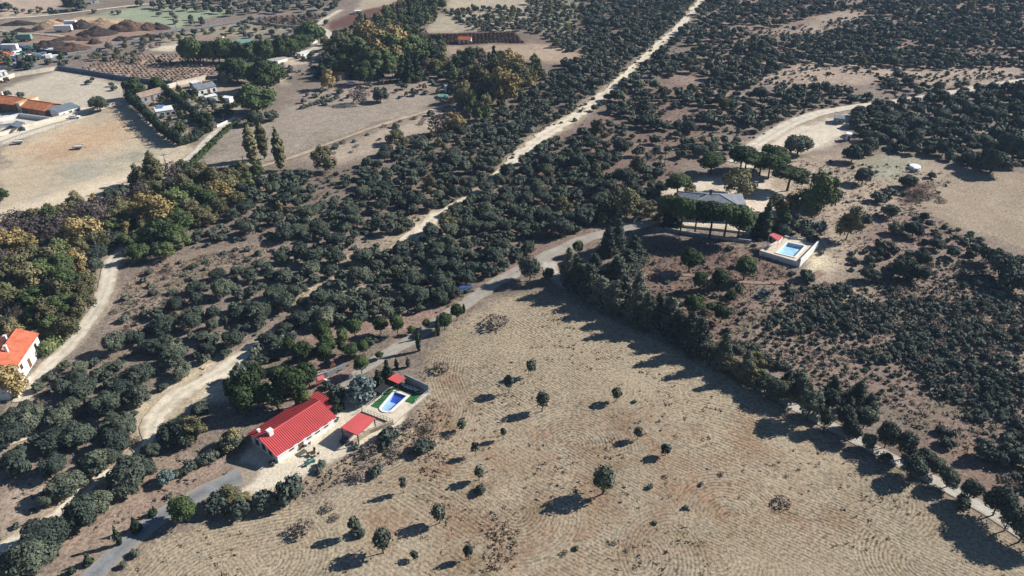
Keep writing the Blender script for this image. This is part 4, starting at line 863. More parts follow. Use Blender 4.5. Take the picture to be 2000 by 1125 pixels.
flat_house("garden_shed", "small grey-roofed shed behind the dark-tiled garden villa", P(378,173), P(392,170), 3.5, 2.3, "grey_wall", "white_sheet", [('f', 1.5, .05, .9, 1.8, 1)], "shed")
wall_run("low_wall", "low white wall beside the dirt track gate", [(424,249),(445,239),(460,232)], .8, .25, "white_wall")

# ---- far farm buildings
flat_house("barn", "long barn with pale curved sheet roof behind the dark pine row", P(381,90), P(424,92), 9, 3.0, "white_wall", "brown_tile", [('f', 3, .05, 2, 2.4, 1), ('f', 8, 1, 1.2, .9)], "barn", .8)
flat_house("green_shed", "shed with green sheet roof at the end of the dark pine row", P(464,97), P(496,95), 7, 3.0, "white_wall", "green_sheet", [('f', 3, .05, 1.8, 2.2, 1)], "shed", .6)
gable_house("blue_house", "white house with blue-grey roof beside the large umbrella pine", P(566,84), P(598,90), 9, 3.2, 4.9, "white_wall", "slate_roof", .4, 0, [('f', 2, .9, 1, 1.1), ('f', 5, .05, 1, 2, 1), ('f', 8, .9, 1, 1.1)], [(3,5,4.2,5.8,.6)])
gable_house("field_hut", "small hut with bright orange roof in the dark ploughed strip", P(895,86), P(919,86), 4.5, 2.4, 3.6, "cream_wall", "red_tile", .3, 0, [('f', 2, .8, .9, .9), ('f', 4.5, .05, .9, 1.9, 1), ('f', 7, .8, .9, .9)], [])
gable_house("hidden_cottage", "pale roofed cottage half hidden among the tall dark trees", P(751,140), P(775,143), 7, 2.6, 3.9, "cream_wall", "brown_tile", .3, 0, [('f', 2, .8, .9, 1), ('f', 5, .05, .9, 1.9, 1)], [])
flat_house("garden_shed", "low white shed roof in the dark trees above the hidden cottage", P(764,118), P(781,120), 4, 2.2, "white_wall", "white_sheet", [('f', 1.5, .05, .9, 1.8, 1)], "shed")
gable_house("orange_cottage", "low cottage with orange roof beside the yellow tree", P(640,157), P(665,158), 6, 2.3, 3.3, "cream_wall", "orange_tile", .3, 0, [('f', 2, .8, .9, 1), ('f', 4.5, .05, .9, 1.9, 1)], [])
flat_house("tank_house", "white hut beside the round green-water tank", P(868,180), P(884,181), 3.2, 2.2, "white_wall", "white_sheet", [('f', 1.5, .05, .9, 1.8, 1)], "hut")
t_ = tank(864, 190, 2.6, .8, "round open tank with teal cover at the field corner", "green_sheet")
flat_house("ruin", "pale ruined walls beside the farm track", P(535,126), P(562,119), 5, 1.6, "white_wall", "concrete", [('f', 2, .1, 1, 1.2)], "ruin")
flat_house("small_shed", "small white shed above the ruined walls on the farm track", P(588,113), P(606,108), 3, 2.0, "white_wall", "white_sheet", [('f', 1.5, .05, .9, 1.7, 1)], "shed")
flat_house("small_shed", "white farm building at the far top edge of the fields", P(128,12), P(150,14), 6, 3.0, "white_wall", "white_sheet", [('f', 2, .8, .9, 1)], "shed")
flat_house("small_shed", "white farm shed right of the top edge building", P(178,8), P(193,7), 5, 2.6, "white_wall", "white_sheet", [('f', 2, .8, .9, 1)], "shed")
flat_house("small_shed", "small white shed at the top edge beside the red field", P(694,28), P(706,27), 3, 1.8, "white_wall", "white_sheet", [('f', 1.5, .05, .9, 1.6, 1)], "shed")
wall_run("boundary_wall", "long pale wall along the track above the blue house", [(470,43),(510,48),(556,53),(590,54)], 1.2, .22, "cream_wall")

# ---- vehicles
def wheels(r, xs, y, rad, w=.22):
    for x in xs:
        for s in (-1, 1):
            b = MB(); b.tube([(x, s*y-w/2, rad), (x, s*y+w/2, rad)], [rad, rad], 12); t = b.build("wheel", "tyre", r)
            c = MB(); c.tube([(x, s*(y+w/2)-.005, rad), (x, s*(y+w/2)+.012, rad)], [rad*.55]*2, 10); c.build("rim", "metal", t)
def car(px, py, rz, lab, m="car_white"):
    r = thing("parked_car", lab, "car", P(px, py)+np.array([0,0,.06]), rz); b = MB(); prof = [(-2.1,.35),(2.1,.35),(2.15,.75),(1.1,.92),(.45,1.42),(-1.25,1.42),(-2.0,.95),(-2.15,.8)]
    for s in (1,): 
        n = len(b.v); k = len(prof); b.v += [(x, -.85 if z < 1 else -.68, z) for x, z in prof]+[(x, .85 if z < 1 else .68, z) for x, z in prof]
        b.f.append(tuple(range(n, n+k))); b.f.append(tuple(range(n+2*k-1, n+k-1, -1)))
        for i in range(k): j = (i+1) % k; b.f.append((n+j, n+i, n+k+i, n+k+j))
    b.build("body", m, r); g = MB(); g.slab([(1.04,-.62,.97),(1.04,.62,.97),(.52,.60,1.40),(.52,-.60,1.40)], .02); g.build("windscreen", "dark_glass", r); g = MB(); g.box(-1.1,.4,-.78,.78,1.0,1.32); g.build("side_windows", "dark_glass", r)
    wheels(r, (-1.3, 1.35), .78, .33)
    for s in (-.6,.6): h = MB(); h.box(2.06,2.19,s-.15,s+.15,.6,.74); h.build("headlight", "white_paint", r)
car(907, 568, .7, "dark blue car parked in tree shade by the gravel lane", "car_blue"); car(642, 92, .1, "white car parked on the pale farm track bend"); car(686, 166, .1, "white car parked right of the orange roofed cottage"); car(146, 231.5, .3, "white car parked in front of the grey shed")
def trailer(px, py, L, rz, lab, mbox="white_sheet", mc="dark_metal", cab=False):
    r = thing("lorry" if cab else "box_trailer", lab, "lorry" if cab else "trailer", P(px, py), rz); b = MB(); b.box(-L/2, L/2, -1.25, 1.25, 1.05, 3.7); b.build("cargo_box", mbox, r); c = MB(); c.box(-L/2, L/2, -.9, .9, .75, 1.04); c.build("chassis", mc, r)
    wheels(r, (-L/2+1.2, -L/2+2.4, L/2-1.3), .95, .5, .3)
    if cab:
        c = MB(); c.box(-L/2-2.3, -L/2-.25, -1.2, 1.2, .6, 2.2); c.slab([(-L/2-2.1,-1.1,2.9),(-L/2-.3,-1.1,2.9),(-L/2-.3,1.1,2.9),(-L/2-2.1,1.1,2.9)], .7); c.build("cab", mbox, r); w = MB(); w.box(-L/2-2.34,-L/2-2.301,-1.0,1.0,1.4,2.1); w.build("windscreen", "dark_glass", r)
trailer(126, 62, 9.5, .12, "white box trailer in front among the brown soil heaps", "white_sheet", "brick_wall"); trailer(140, 53, 6.5, .12, "white box trailer behind the other one among the soil heaps"); trailer(51, 80, 7.0, .12, "lorry with pale green box in the soil yard", "green_sheet", "dark_metal", True)
trailer(22, 100, 8, .05, "long white trailer at the left edge of the junk yard")
def cart(px, py, rz, lab, m):
    r = thing("farm_trailer", lab, "trailer", P(px, py), rz); b = MB(); b.box(-1.7,1.7,-.9,.9,.7,.82); [b.box(-1.7,1.7,s*.9-.04,s*.9+.04,.823,1.35) for s in (-1,1)]; b.box(1.66,1.74,-.859,.859,.823,1.35); b.build("bed", m, r); wheels(r, (-.5,.5), .85, .38); t = MB(); t.tube([(1.7,0,.7),(2.9,0,.5)],[.06,.06],6); t.build("drawbar","dark_metal",r); c = MB(); c.box(-1.6,1.6,-.8,.8,.823,1.15); c.build("load", "white_sheet", r)
cart(154, 291, .15, "small pale farm trailer alone on the bare dirt field", "metal"); cart(38, 281, .2, "small grey farm trailer below the tiled farm", "metal")

# ---- soil heaps and junk yard
def heap(name, px, py, rx, ry, h, rz, m, lab, cat, seed, group=None):
    n = 34; R = np.random.RandomState(seed); g = np.linspace(-1, 1, n); X, Y = np.meshgrid(g, g, indexing='ij'); rr = np.sqrt(X**2+Y**2)
    Z = np.clip(1-rr, 0, 1)**.8*(0.65+.8*fnoise(X*3+seed, Y*3, 1, seed))+.55*(fnoise(X*7+seed, Y*7, 1, seed+5)-.5)*np.clip(1.1-rr, 0, 1)
    V = np.stack([X*rx, Y*ry, np.where(rr < 1, Z*h, 0)-.08-(rr >= 1)*.5], -1).reshape(-1, 3); idx = np.arange(n*n).reshape(n, n)
    q = np.stack([idx[:-1, :-1], idx[1:, :-1], idx[1:, 1:], idx[:-1, 1:]], -1).reshape(-1, 4); return one(name, mesh_np(name, V, q, mats=[m], sm=True), None, lab, cat, P(px, py), rz, group)
HEAPS = [(100,88,14,9,4.6,"soil_dark","large dark brown soil heap lowest left of the white trailer"),(160,50,9,7,5.0,"soil_dark","tall dark soil heap directly right of the rear white trailer"),(190,62,15,9,4.2,"soil_dark","broad dark soil heap in the middle of the yard"),(250,53,15,9,5.5,"soil_brown","largest reddish soil heap right of the yard centre"),(290,52,9,7,4,"soil_brown","reddish soil heap left of the black brush heap"),(310,52,9,5,3.4,"soil_dark","blackish brush heap at the right end of the yard"),(42,44,16,5,2.6,"soil_dark","flat dark brush heap at the far left of the yard"),(45,58,10,4,2.2,"soil_dark","low dark heap beside the dirt road in the yard"),(74,54,5,4,2.2,"soil_dark","small dark heap left of the sandy bank"),(100,45,13,6,2.8,"soil_sand","sandy bank behind the small dark heap"),(200,42,14,6,2.8,"soil_sand","sandy bank at the far side of the yard"),(140,92,14,7,3.2,"soil_brown","brown rough heap right of the large lowest one"),(185,80,5,4,2.6,"soil_dark","small black heap near the country road"),(170,73,9,5,2.2,"soil_brown","low reddish heap at the yard centre"),(240,74,8,4,2.2,"soil_dark","dark low heap beside the country road"),(115,40,7,4,2.2,"soil_brown","brown heap behind the sandy bank"),(135,72,11,5,2.0,"soil_brown","low brown heap below the front white trailer"),(290,68,16,3,1.6,"soil_dark","long dark bank along the country road")]
for i, (a, b, rx, ry, h, m, lab) in enumerate(HEAPS): heap("soil_heap", a, b+4, rx*.8, ry*.8, h*.95, .15, m, lab, "soil heap", 40+i, "soil heaps in the works yard")
wall_run("boundary_wall", "long black fence wall below the junk yard", [(44,101),(90,104),(133,109)], 1.8, .25, "dark_metal")
wall_run("boundary_wall", "white wall under the junk yard at the left edge", [(-10,137),(20,133),(34,129)], 1.6, .25, "white_wall")
RJ = random.Random(5)
JM = ["white_sheet","red_tile","teal","grey_sheet","dark_metal","car_blue","concrete","brick_wall","white_paint","soil_dark"]
JN = {"white_sheet":"white metal","red_tile":"rusty red","teal":"dark green","grey_sheet":"grey sheet metal","dark_metal":"black metal","car_blue":"dark blue","concrete":"pale concrete","brick_wall":"brown brick","white_paint":"white painted","soil_dark":"dark brown"}
for k, (a, b) in enumerate([(6,92),(16,93),(28,94),(8,106),(20,108),(34,99),(46,94),(54,98),(64,93),(76,93),(88,97),(98,97),(6,114),(14,118),(24,113),(36,111),(30,118),(46,108),(58,107),(68,109),(80,110),(56,113),(42,118),(18,124),(8,127),(98,111),(70,117),(50,124),(108,104),(28,127)]):
    mm = JM[(k*7+3) % len(JM)]; bx = MB()
    for j in range(7):
        x, y = RJ.uniform(-2.6,2.6), RJ.uniform(-2,2); w, d, h = RJ.uniform(.4,1.8), RJ.uniform(.3,1.2), RJ.uniform(.4,1.7); n0 = len(bx.v); bx.box(x-w,x+w,y-d,y+d,-.2,h); t = RJ.uniform(-1,1)
        for i in range(n0, len(bx.v)):
            vx, vy, vz = bx.v[i]; dx, dy = vx-x, vy-y; bx.v[i] = (x+dx*math.cos(t)-dy*math.sin(t), y+dx*math.sin(t)+dy*math.cos(t), vz+.25*dx*math.sin(t))
    one("scrap_pile", bx, mm, f"{JN[mm]} scrap pile in the junk yard, "+["upper row","middle row","lower row"][0 if b < 100 else (1 if b < 112 else 2)]+f", {['first','second','third','fourth','fifth','sixth','seventh','eighth','ninth','tenth','eleventh','twelfth','thirteenth'][sorted([p for p in [(6,92),(16,93),(28,94),(8,106),(20,108),(34,99),(46,94),(54,98),(64,93),(76,93),(88,97),(98,97),(6,114),(14,118),(24,113),(36,111),(30,118),(46,108),(58,107),(68,109),(80,110),(56,113),(42,118),(18,124),(8,127),(98,111),(70,117),(50,124),(108,104),(28,127)] if (p[1]<100)==(b<100) and (p[1]<112)==(b<112)]).index((a,b))]} from the left", "scrap pile", P(a, b), RJ.uniform(0,3), "scrap piles in the junk yard")
heap("rubble_heap", 556, 131, 6, 4, 1.2, .4, "rubble", "pale rubble heap beside the ruined walls", "rubble heap", 91); pass
heap("rubble_heap", 560, 141, 5, 3, 1.0, .2, "soil_dark", "dark rubbish heap under the pale rubble", "rubble heap", 93); heap("rubble_heap", 340, 214, 5, 2.5, 1.0, .4, "rubble", "white rubbish heap above the garden house", "rubble heap", 94)

# ---- utility poles
def pole(px, py, h, lab, arm=True, m="pale_bark", r0=.16):
    r = thing("utility_pole", lab, "utility pole", P(px, py), .4); a = MB(); a.tube([(0,0,-.4),(0,0,h)],[r0,r0*.7],8); a.build("shaft", m, r)
    if arm:
        b = MB(); b.box(-1.0,1.0,.12,.24,h-.7,h-.55); b.build("crossarm", m, r)
        for x in (-.85,0,.85): c = MB(); c.cyl(x,.18,h-.55,h-.3,.07,6); c.build("insulator", "white_paint", r)
for (a, b, h, lab) in [(1297,331,6.5,"grey utility pole standing in the oaks left of the villa pines"),(193,497,7,"pale utility pole beside the white track under the yellow tree"),(329,340,7.5,"thin pole beside the columnar poplar on the dirt field"),(996,369,6.5,"utility pole among oaks by the sandy firebreak"),(478,330,5,"short pole left of the three poplars"),(656,93,8,"utility pole at the bend of the farm track"),(585,110,7,"utility pole in front of the dark pine row"),(345,60,9,"tall pole beside the far country road"),(160,128,7,"pole beside the country road above the dark blue wall"),(412,70,8,"pole on the bank of the country road"),(348,172,6,"pale pole on the white wall under the vineyard"),(750,170,4,"thin pole near the white parked car")]:
    pole(a, b, h, lab)
for i, (a, b) in enumerate([(253,383),(263,379)]): pole(a, b, 2.6, ["left","right"][i]+" thin wooden post at the dark hedge corner of the dirt field", False, "dark_wood", .08)
for i, (a, b) in enumerate([(15,284),(33,277),(60,270),(85,259),(110,252),(122,245),(150,237)]):
    q = MB(); q.cyl(0,0,-.2,1.3,.09,7); q.cyl(0,0,1.3,1.36,.13,7); one("bollard_post", q, "concrete", f"{['first','second','third','fourth','fifth','sixth','last'][i]} small post from the left along the cream farm lane", "post", P(a, b), 0, "posts along the farm lane")
#@@PART3
# ------------------------------------------------------------------ vegetation: crowns of leaf clumps on lumpy lobes, tapered trunks with limbs
def ico():
    t = (1+5**.5)/2; v = np.array([(-1,t,0),(1,t,0),(-1,-t,0),(1,-t,0),(0,-1,t),(0,1,t),(0,-1,-t),(0,1,-t),(t,0,-1),(t,0,1),(-t,0,-1),(-t,0,1)], float); v /= np.linalg.norm(v[0])
    f = np.array([(0,11,5),(0,5,1),(0,1,7),(0,7,10),(0,10,11),(1,5,9),(5,11,4),(11,10,2),(10,7,6),(7,1,8),(3,9,4),(3,4,2),(3,2,6),(3,6,8),(3,8,9),(4,9,5),(2,4,11),(6,2,10),(8,6,7),(9,8,1)]); return v, f
IV, IF = ico()
def crown_arrays(R, lobes, n, leaf, core=.80, jit=.75, under=-.55, ragged=.16):
    """leaf quads spread through the outer shell of overlapping lobes, plus an inner mass that shuts out light"""
    lobes = np.array(lobes, float); area = (lobes[:, 3]*lobes[:, 4]+lobes[:, 3]*lobes[:, 5]+lobes[:, 4]*lobes[:, 5])
    pick = R.choice(len(lobes), int(n*2.2), p=area/area.sum()); d = R.normal(size=(len(pick), 3)); d /= np.linalg.norm(d, axis=1)[:, None]
    ok = d[:, 2] > under; pick = pick[ok]; d = d[ok]; L = lobes[pick]; rad = 1+R.normal(size=len(pick))*ragged*.55+ (R.rand(len(pick)) < .08)*R.rand(len(pick))*ragged*1.6
    p = L[:, :3]+d*L[:, 3:6]*rad[:, None]; keep = np.ones(len(p), bool)
    for i, l in enumerate(lobes):
        q = (p-l[:3])/l[3:6]; keep &= (pick == i) | ((q**2).sum(1) > .80)
    p = p[keep][:n]; nn = (d/L[:, 3:6])[keep][:n]; nn /= np.linalg.norm(nn, axis=1)[:, None]
    nn = nn+R.normal(size=nn.shape)*jit*.6; nn /= np.linalg.norm(nn, axis=1)[:, None]
    a = np.cross(nn, R.normal(size=nn.shape)); a /= np.linalg.norm(a, axis=1)[:, None]; b = np.cross(nn, a); s = leaf*(.55+.9*R.rand(len(p)))[:, None]; asp = (.55+.6*R.rand(len(p)))[:, None]
    v = np.stack([p-a*s-b*s*asp*.6, p+a*s*.7-b*s*asp, p+a*s+b*s*asp*.6, p-a*s*.6+b*s*asp], 1).reshape(-1, 3); q = np.arange(len(v)).reshape(-1, 4)
    tv = []; tf = []
    if core > 0:
        for l in lobes:
            tf.append(IF+sum(len(x) for x in tv)); tv.append(l[:3]+IV*l[3:6]*core*(.88+.24*R.rand(12, 1)))
        tv = np.concatenate(tv); tf = np.concatenate(tf)+len(v); v = np.concatenate([v, tv])
    return v, q, tf if core > 0 else np.zeros((0, 3), int)
def trunk_mb(R, base_r, h, tips, lean=.15, limbs=True):
    m = MB(); j = np.array([R.uniform(-lean, lean), R.uniform(-lean, lean), h]); mid = j*.5+np.array([R.uniform(-.1,.1), R.uniform(-.1,.1), 0])
    m.tube([(0,0,-.5), (0,0,.1), mid, j], [base_r*1.35, base_r*1.1, base_r*.85, base_r*.7], 7)
    if limbs:
        for t in tips:
            t = np.asarray(t, float); k = j*.55+t*.45+np.array([0,0,.1]); m.tube([j-(0,0,.15), k, t], [base_r*.5, base_r*.32, base_r*.12], 5, False)
    return m
def lob_oak(R, w=6.0, h=4.6, n=9, bot=.9):
    out = [(0,0,bot+(h-bot)*.46, w*.36, w*.36, (h-bot)*.48)]
    for i in range(n):
        t = 2*math.pi*(i/n)+R.uniform(-.4,.4); r = w*R.uniform(.22,.35); z = bot+(h-bot)*R.uniform(.26,.76); s = w*R.uniform(.15,.23)
        out.append((r*math.cos(t), r*math.sin(t), z, s, s, s*R.uniform(.75,1.0)))
    for i in range(2): out.append((R.uniform(-.14,.14)*w, R.uniform(-.14,.14)*w, h*R.uniform(.76,.84), w*.2, w*.2, (h-bot)*.24))
    return out
def lob_bush(R, w=3.0, h=1.9, n=6):
    out = [(0,0,h*.42,w*.3,w*.3,h*.46)]
    for i in range(n):
        t = 2*math.pi*i/n+R.uniform(-.5,.5); r = w*R.uniform(.2,.38); s = w*R.uniform(.13,.22); out.append((r*math.cos(t), r*math.sin(t), h*R.uniform(.25,.6), s, s, s*R.uniform(.8,1.3)))
    return out
def lob_pine(R, w=6.5, h=10.0, n=11, flat=.46):
    top = h; out = [(0,0,top-w*flat*.72, w*.36, w*.36, w*flat*.72)]
    for i in range(n):
        t = 2*math.pi*i/n+R.uniform(-.3,.3); r = w*R.uniform(.24,.36); s = w*R.uniform(.15,.22); out.append((r*math.cos(t), r*math.sin(t), top-w*flat*R.uniform(.55,1.45), s, s, s*R.uniform(.8,1.1)))
    return out
def lob_round(R, w=4.0, h=5.0, bot=1.3, n=7):
    out = [(0,0,(h+bot)/2, w*.38, w*.38, (h-bot)*.44)]
    for i in range(n):
        t = 2.4*i; z = bot+(h-bot)*R.uniform(.2,.85); r = w*.3*math.sqrt(max(.1,1-((z-(h+bot)/2)/((h-bot)/2))**2)); s = w*R.uniform(.14,.2); out.append((r*math.cos(t), r*math.sin(t), z, s, s, s))
    return out
def lob_cone(R, w=3.6, h=9.0, n=16, bot=.5, top=.15):
    out = []
    for i in range(n):
        f = i/(n-1); z = bot+(h-bot)*f*.93; rr = w*.5*((1-f)*(1-top)+top); t = 2.4*i+R.uniform(-.4,.4); s = rr*.62+.12; out.append((rr*.45*math.cos(t), rr*.45*math.sin(t), z, s, s, max(s*1.0,(h-bot)/n*1.3)))
    return out
def lob_column(R, w=3.0, h=14.0, n=15, bot=1.2):
    out = []
    for i in range(n):
        f = i/(n-1); z = bot+(h-bot)*(.04+.9*f); rr = w*.5*(math.sin(math.pi*min(.985,f*.84+.13))**.75); t = 2.4*i; s = rr*.7; out.append((rr*.36*math.cos(t), rr*.36*math.sin(t), z, s, s, (h-bot)/n*1.7))
    return out
def lob_decid(R, w=6.5, h=8.0, n=13, bot=1.2):
    out = [(0,0,bot+(h-bot)*.45,w*.26,w*.26,(h-bot)*.38)]
    for i in range(n):
        t = 2.4*i+R.uniform(-.3,.3); f = R.uniform(.12,.92); z = bot+(h-bot)*f; r = w*.36*math.sin(math.pi*min(.9,f*.75+.2)); s = w*R.uniform(.12,.2); out.append((r*math.cos(t), r*math.sin(t), z, s, s, s*R.uniform(.9,1.4)))
    return out
# kind -> (lobes, natural width, height, leaves, leaf size, leaf material, trunk height, trunk radius, core, variants, bark, ragged, under)
KIND = {
 "holm_oak": (lambda R: lob_oak(R, 6.0, R.uniform(4.0,5.0), R.randint(8,12)), 6.0, 4.6, 2100, .175, "oak_leaf", 1.6, .20, .80, 9, "bark", .17, -.6),
 "shrub": (lambda R: lob_bush(R, 3.0, R.uniform(1.5,2.1), R.randint(5,9)), 3.0, 1.9, 800, .135, "shrub_leaf", .5, .07, .78, 8, "bark", .22, -.25),
 "umbrella_pine": (lambda R: lob_pine(R), 6.5, 10, 2300, .19, "pine_leaf", 7.4, .22, .80, 5, "bark", .13, -.7),
 "stone_pine": (lambda R: lob_oak(R, 6.0, 5.6, 12, .8), 6.0, 5.6, 1500, .2, "pine_leaf", 2.0, .22, .84, 4, "bark", .10, -.75),
 "round_pine": (lambda R: lob_round(R, 4.4, 6.2, 1.7), 4.4, 6.2, 1500, .15, "pine_leaf", 2.4, .14, .80, 4, "bark", .15, -.85),
 "deciduous_tree": (lambda R: lob_decid(R), 6.5, 8, 1900, .20, "green_leaf", 3.0, .17, .68, 4, "bark", .28, -.6),
 "golden_tree": (lambda R: lob_decid(R), 6.5, 8, 1800, .20, "olive_gold_leaf", 3.0, .17, .62, 4, "bark", .3, -.6),
 "yellow_tree": (lambda R: lob_decid(R, 6.0, 8.0), 6.0, 8, 1700, .20, "yellow_leaf", 3.0, .15, .62, 3, "pale_bark", .32, -.6),
 "bare_tree": (lambda R: lob_decid(R, 6.0, 7.0), 6.0, 7, 900, .18, "bare_twig", 2.6, .14, .0, 3, "pale_bark", .5, -.6),
 "roadside_conifer": (lambda R: lob_cone(R, 5.0, 9.0, 15, .8, .28), 5.0, 9, 2300, .18, "grey_conifer_leaf", 5.0, .19, .74, 5, "bark", .34, -.7),
 "roadside_oak": (lambda R: lob_oak(R, 5.2, 6.0, 10, 1.7), 5.0, 6.0, 1600, .165, "oak_leaf", 2.9, .15, .74, 5, "bark", .24, -.9),
 "cypress": (lambda R: lob_column(R, 1.2, 6.0, 12, .2), 1.2, 6, 600, .14, "cypress_leaf", 1.5, .08, .85, 2, "bark", .10, -.9),
 "poplar": (lambda R: lob_column(R, 3.3, 14, 19, 1.2), 3.6, 14, 2200, .19, "olive_gold_leaf", 6, .2, .74, 3, "pale_bark", .13, -.9),
 "conifer": (lambda R: lob_cone(R, 3.2, 5.5, 14, .3, .08), 3.2, 5.5, 900, .2, "cypress_leaf", 2.5, .12, .8, 3, "bark", .2, -.7),
 "tall_cypress": (lambda R: lob_cone(R, 4.5, 13.0, 18, .5, .12), 4.5, 13, 1400, .3, "cypress_leaf", 6, .2, .8, 3, "bark", .2, -.7),
 "olive_tree": (lambda R: lob_round(R, 4.6, 3.6, 1.0, 8), 4.6, 3.6, 420, .3, "olive_leaf", 1.3, .15, .76, 5, "bark", .22, -.8),
 "silver_tree": (lambda R: lob_decid(R, 5.5, 6.0, 13, .6), 5.5, 6, 1200, .24, "silver_leaf", 2.2, .13, .74, 2, "pale_bark", .28, -.5),
 "sapling": (lambda R: lob_round(R, R.uniform(1.9,2.4), 4.2, 1.35, 9), 2.2, 4.2, 560, .14, "oak_leaf", 1.7, .08, .55, 6, "bark", .36, -.9),
 "dry_bush": (lambda R: lob_bush(R, 3.0, 1.5, 8), 3.0, 1.5, 420, .11, "brown_twig", .4, .05, .0, 3, "bark", .45, -.2),
 "agave": (lambda R: lob_bush(R, 3.0, 1.2, 9), 3.0, 1.2, 380, .2, "agave_leaf", .3, .1, .6, 2, "bark", .35, -.1),
}
VAR = {}
for ki, (k, d) in enumerate(KIND.items()):
    lobf, w0, h0, n, leaf, lm, th, tr, core, nv, bark, rag, und = d; VAR[k] = []
    for i in range(nv):
        R = np.random.RandomState(1000+ki*50+i); lb = lobf(R); v, q, t = crown_arrays(R, lb, n, leaf, core, .6, und, rag)
        cm = mesh_np(k+"_crown", v, q, t, [lm]); tips = [l[:3] for l in lb[1:1+(7 if core == 0 else 4)]]; tm_ = trunk_mb(R, tr, th, tips); tmesh = tm_.mesh(k+"_trunk", bark)
        R2 = np.random.RandomState(5000+ki*50+i); nf = max(110, int(n*.30)); v2, q2, t2 = crown_arrays(R2, lb, nf, leaf*1.75, core, .6, und, rag)
        tv = np.array(tm_.v[:7*4]); tq = np.array([f for f in tm_.f[:21]])
        fv = np.concatenate([v2, tv]); fq = np.concatenate([q2, tq+len(v2)]); fm = mesh_np(k+"_tree", fv, fq, t2, [lm, bark], np.concatenate([np.zeros(len(q2)), np.ones(len(tq)), np.zeros(len(t2))]))
        nl = max(60, int(n*.11)); v3, q3, t3 = crown_arrays(R2, lb, nl, leaf*2.7, core, .5, und, rag)
        VAR[k].append((cm, tmesh, fm, (v3, q3, t3)))
# agave: real blades
def agave_mesh(R):
    v = []; q = []
    for c in range(9):
        cx, cy = R.uniform(-1.2,1.2), R.uniform(-1.0,1.0)
        for i in range(26):
            a = R.uniform(0, 2*math.pi); e = R.uniform(.25,1.35); L = R.uniform(.6,1.15); d = np.array([math.cos(a)*math.cos(e), math.sin(a)*math.cos(e), math.sin(e)]); s = np.array([-math.sin(a), math.cos(a), 0])*.10; o = np.array([cx, cy, 0.05]); n = len(v)
            v += [o-s*.6, o+s*.6, o+d*L*.55+s, o+d*L*.55-s, o+d*L+(0,0,-.08)+s*.1, o+d*L+(0,0,-.08)-s*.1]; q += [(n,n+1,n+2,n+3),(n+3,n+2,n+4,n+5)]
    return mesh_np("agave_blades", v, q, mats=["agave_leaf"])
ITEMS = []    # dict(kind, x, y, w, label, px, py)
def add(kind, px, py, w, lab=None, base=True, hs=1.0, group=None):
    """px, py = where the foot of the plant stands in the photo; w = crown width in metres"""
    p = P(px, py); ITEMS.append(dict(kind=kind, x=p[0], y=p[1], w=w, label=lab, px=px, py=py, hs=hs, group=group, ex=True))
def addc(kind, px, py, wpx, lab=None, hs=1.0, group=None):
    """px, py = crown centre in the photo, wpx = crown width in photo pixels"""
    d = KIND[kind]; p = P(px, py); s = proj(*p)[2]; w = wpx/s; hh = d[2]*w/d[1]*hs*.52; p = P(px, py, hh)
    a, b, c = proj(p[0], p[1], float(hz(p[0], p[1]))); ITEMS.append(dict(kind=kind, x=p[0], y=p[1], w=w, label=lab, px=a, py=b, hs=hs, group=group, ex=True))

# --- trees of the mown field
for (x, y, w, k, hs) in [(1037,735,20,"sapling",1),(994,767,20,"sapling",1.1),(1059,803,28,"sapling",.95),(1203,784,22,"sapling",.8),(1245,858,19,"sapling",.9),(1299,889,24,"sapling",.65),(902,840,17,"sapling",.8),(983,858,13,"sapling",1.3),(928,890,13,"sapling",1.4),(936,938,22,"sapling",.9),(788,963,18,"sapling",1.2),(694,1046,22,"sapling",1.25),(749,1080,36,"sapling",.9),(858,1022,28,"sapling",1),(915,1092,19,"sapling",1.1),(1177,965,46,"sapling",.8),(810,1092,15,"sapling",.7)]:
    p = P(x, y); add(k, x, y, w/proj(*p)[2], hs=hs)
for (x, y, w, k) in [(938,955,26,"shrub"),(700,1038,26,"shrub"),(862,716,34,"dry_bush"),(971,628,44,"dry_bush"),(1530,978,32,"dry_bush"),(590,1030,40,"dry_bush"),(735,918,30,"shrub"),(826,868,44,"shrub"),(756,850,52,"shrub"),(1240,783,10,"shrub"),(850,790,14,"dry_bush"),(880,850,14,"dry_bush"),(655,1010,18,"dry_bush"),(640,990,24,"dry_bush"),(700,930,30,"dry_bush"),(770,880,26,"dry_bush"),(800,825,30,"dry_bush"),(720,880,34,"dry_bush"),(835,835,24,"dry_bush"),(1103,1078,16,"dry_bush"),(1125,1070,12,"shrub"),(1280,1020,10,"shrub"),(1340,990,12,"shrub"),(1370,945,10,"shrub"),(1300,930,10,"dry_bush"),(1270,950,12,"shrub"),(1410,925,12,"dry_bush"),(1200,1060,12,"dry_bush"),(1225,1075,10,"dry_bush")]:
    addc(k, x, y, w)
# --- round the red-roofed house
for (x, y, w) in [(484,752,50),(512,772,46),(545,742,44),(572,756,66),(600,735,44),(500,733,44),(540,776,48),(475,785,50),(590,780,36),(458,760,40)]: addc("round_pine", x, y, w, hs=.95)
addc("round_pine", 705, 713, 36, hs=.85); addc("silver_tree", 706, 760, 56, hs=.8); addc("conifer", 756, 726, 30); addc("conifer", 738, 742, 34, hs=.8); addc("conifer", 652, 782, 34, hs=.8); addc("shrub", 655, 765, 38); addc("shrub", 640, 752, 22)
addc("agave", 675, 857, 26); addc("shrub", 694, 872, 16); addc("shrub", 530, 905, 14); addc("shrub", 655, 818, 12); addc("shrub", 628, 906, 26); addc("shrub", 623, 918, 18)
for (x, y, w) in [(818,686,1.15),(856,655,1.1),(797,717,.9),(775,720,.9),(906,611,.8)]: add("cypress", x, y, w, hs=1.0 if w > 1 else .6)
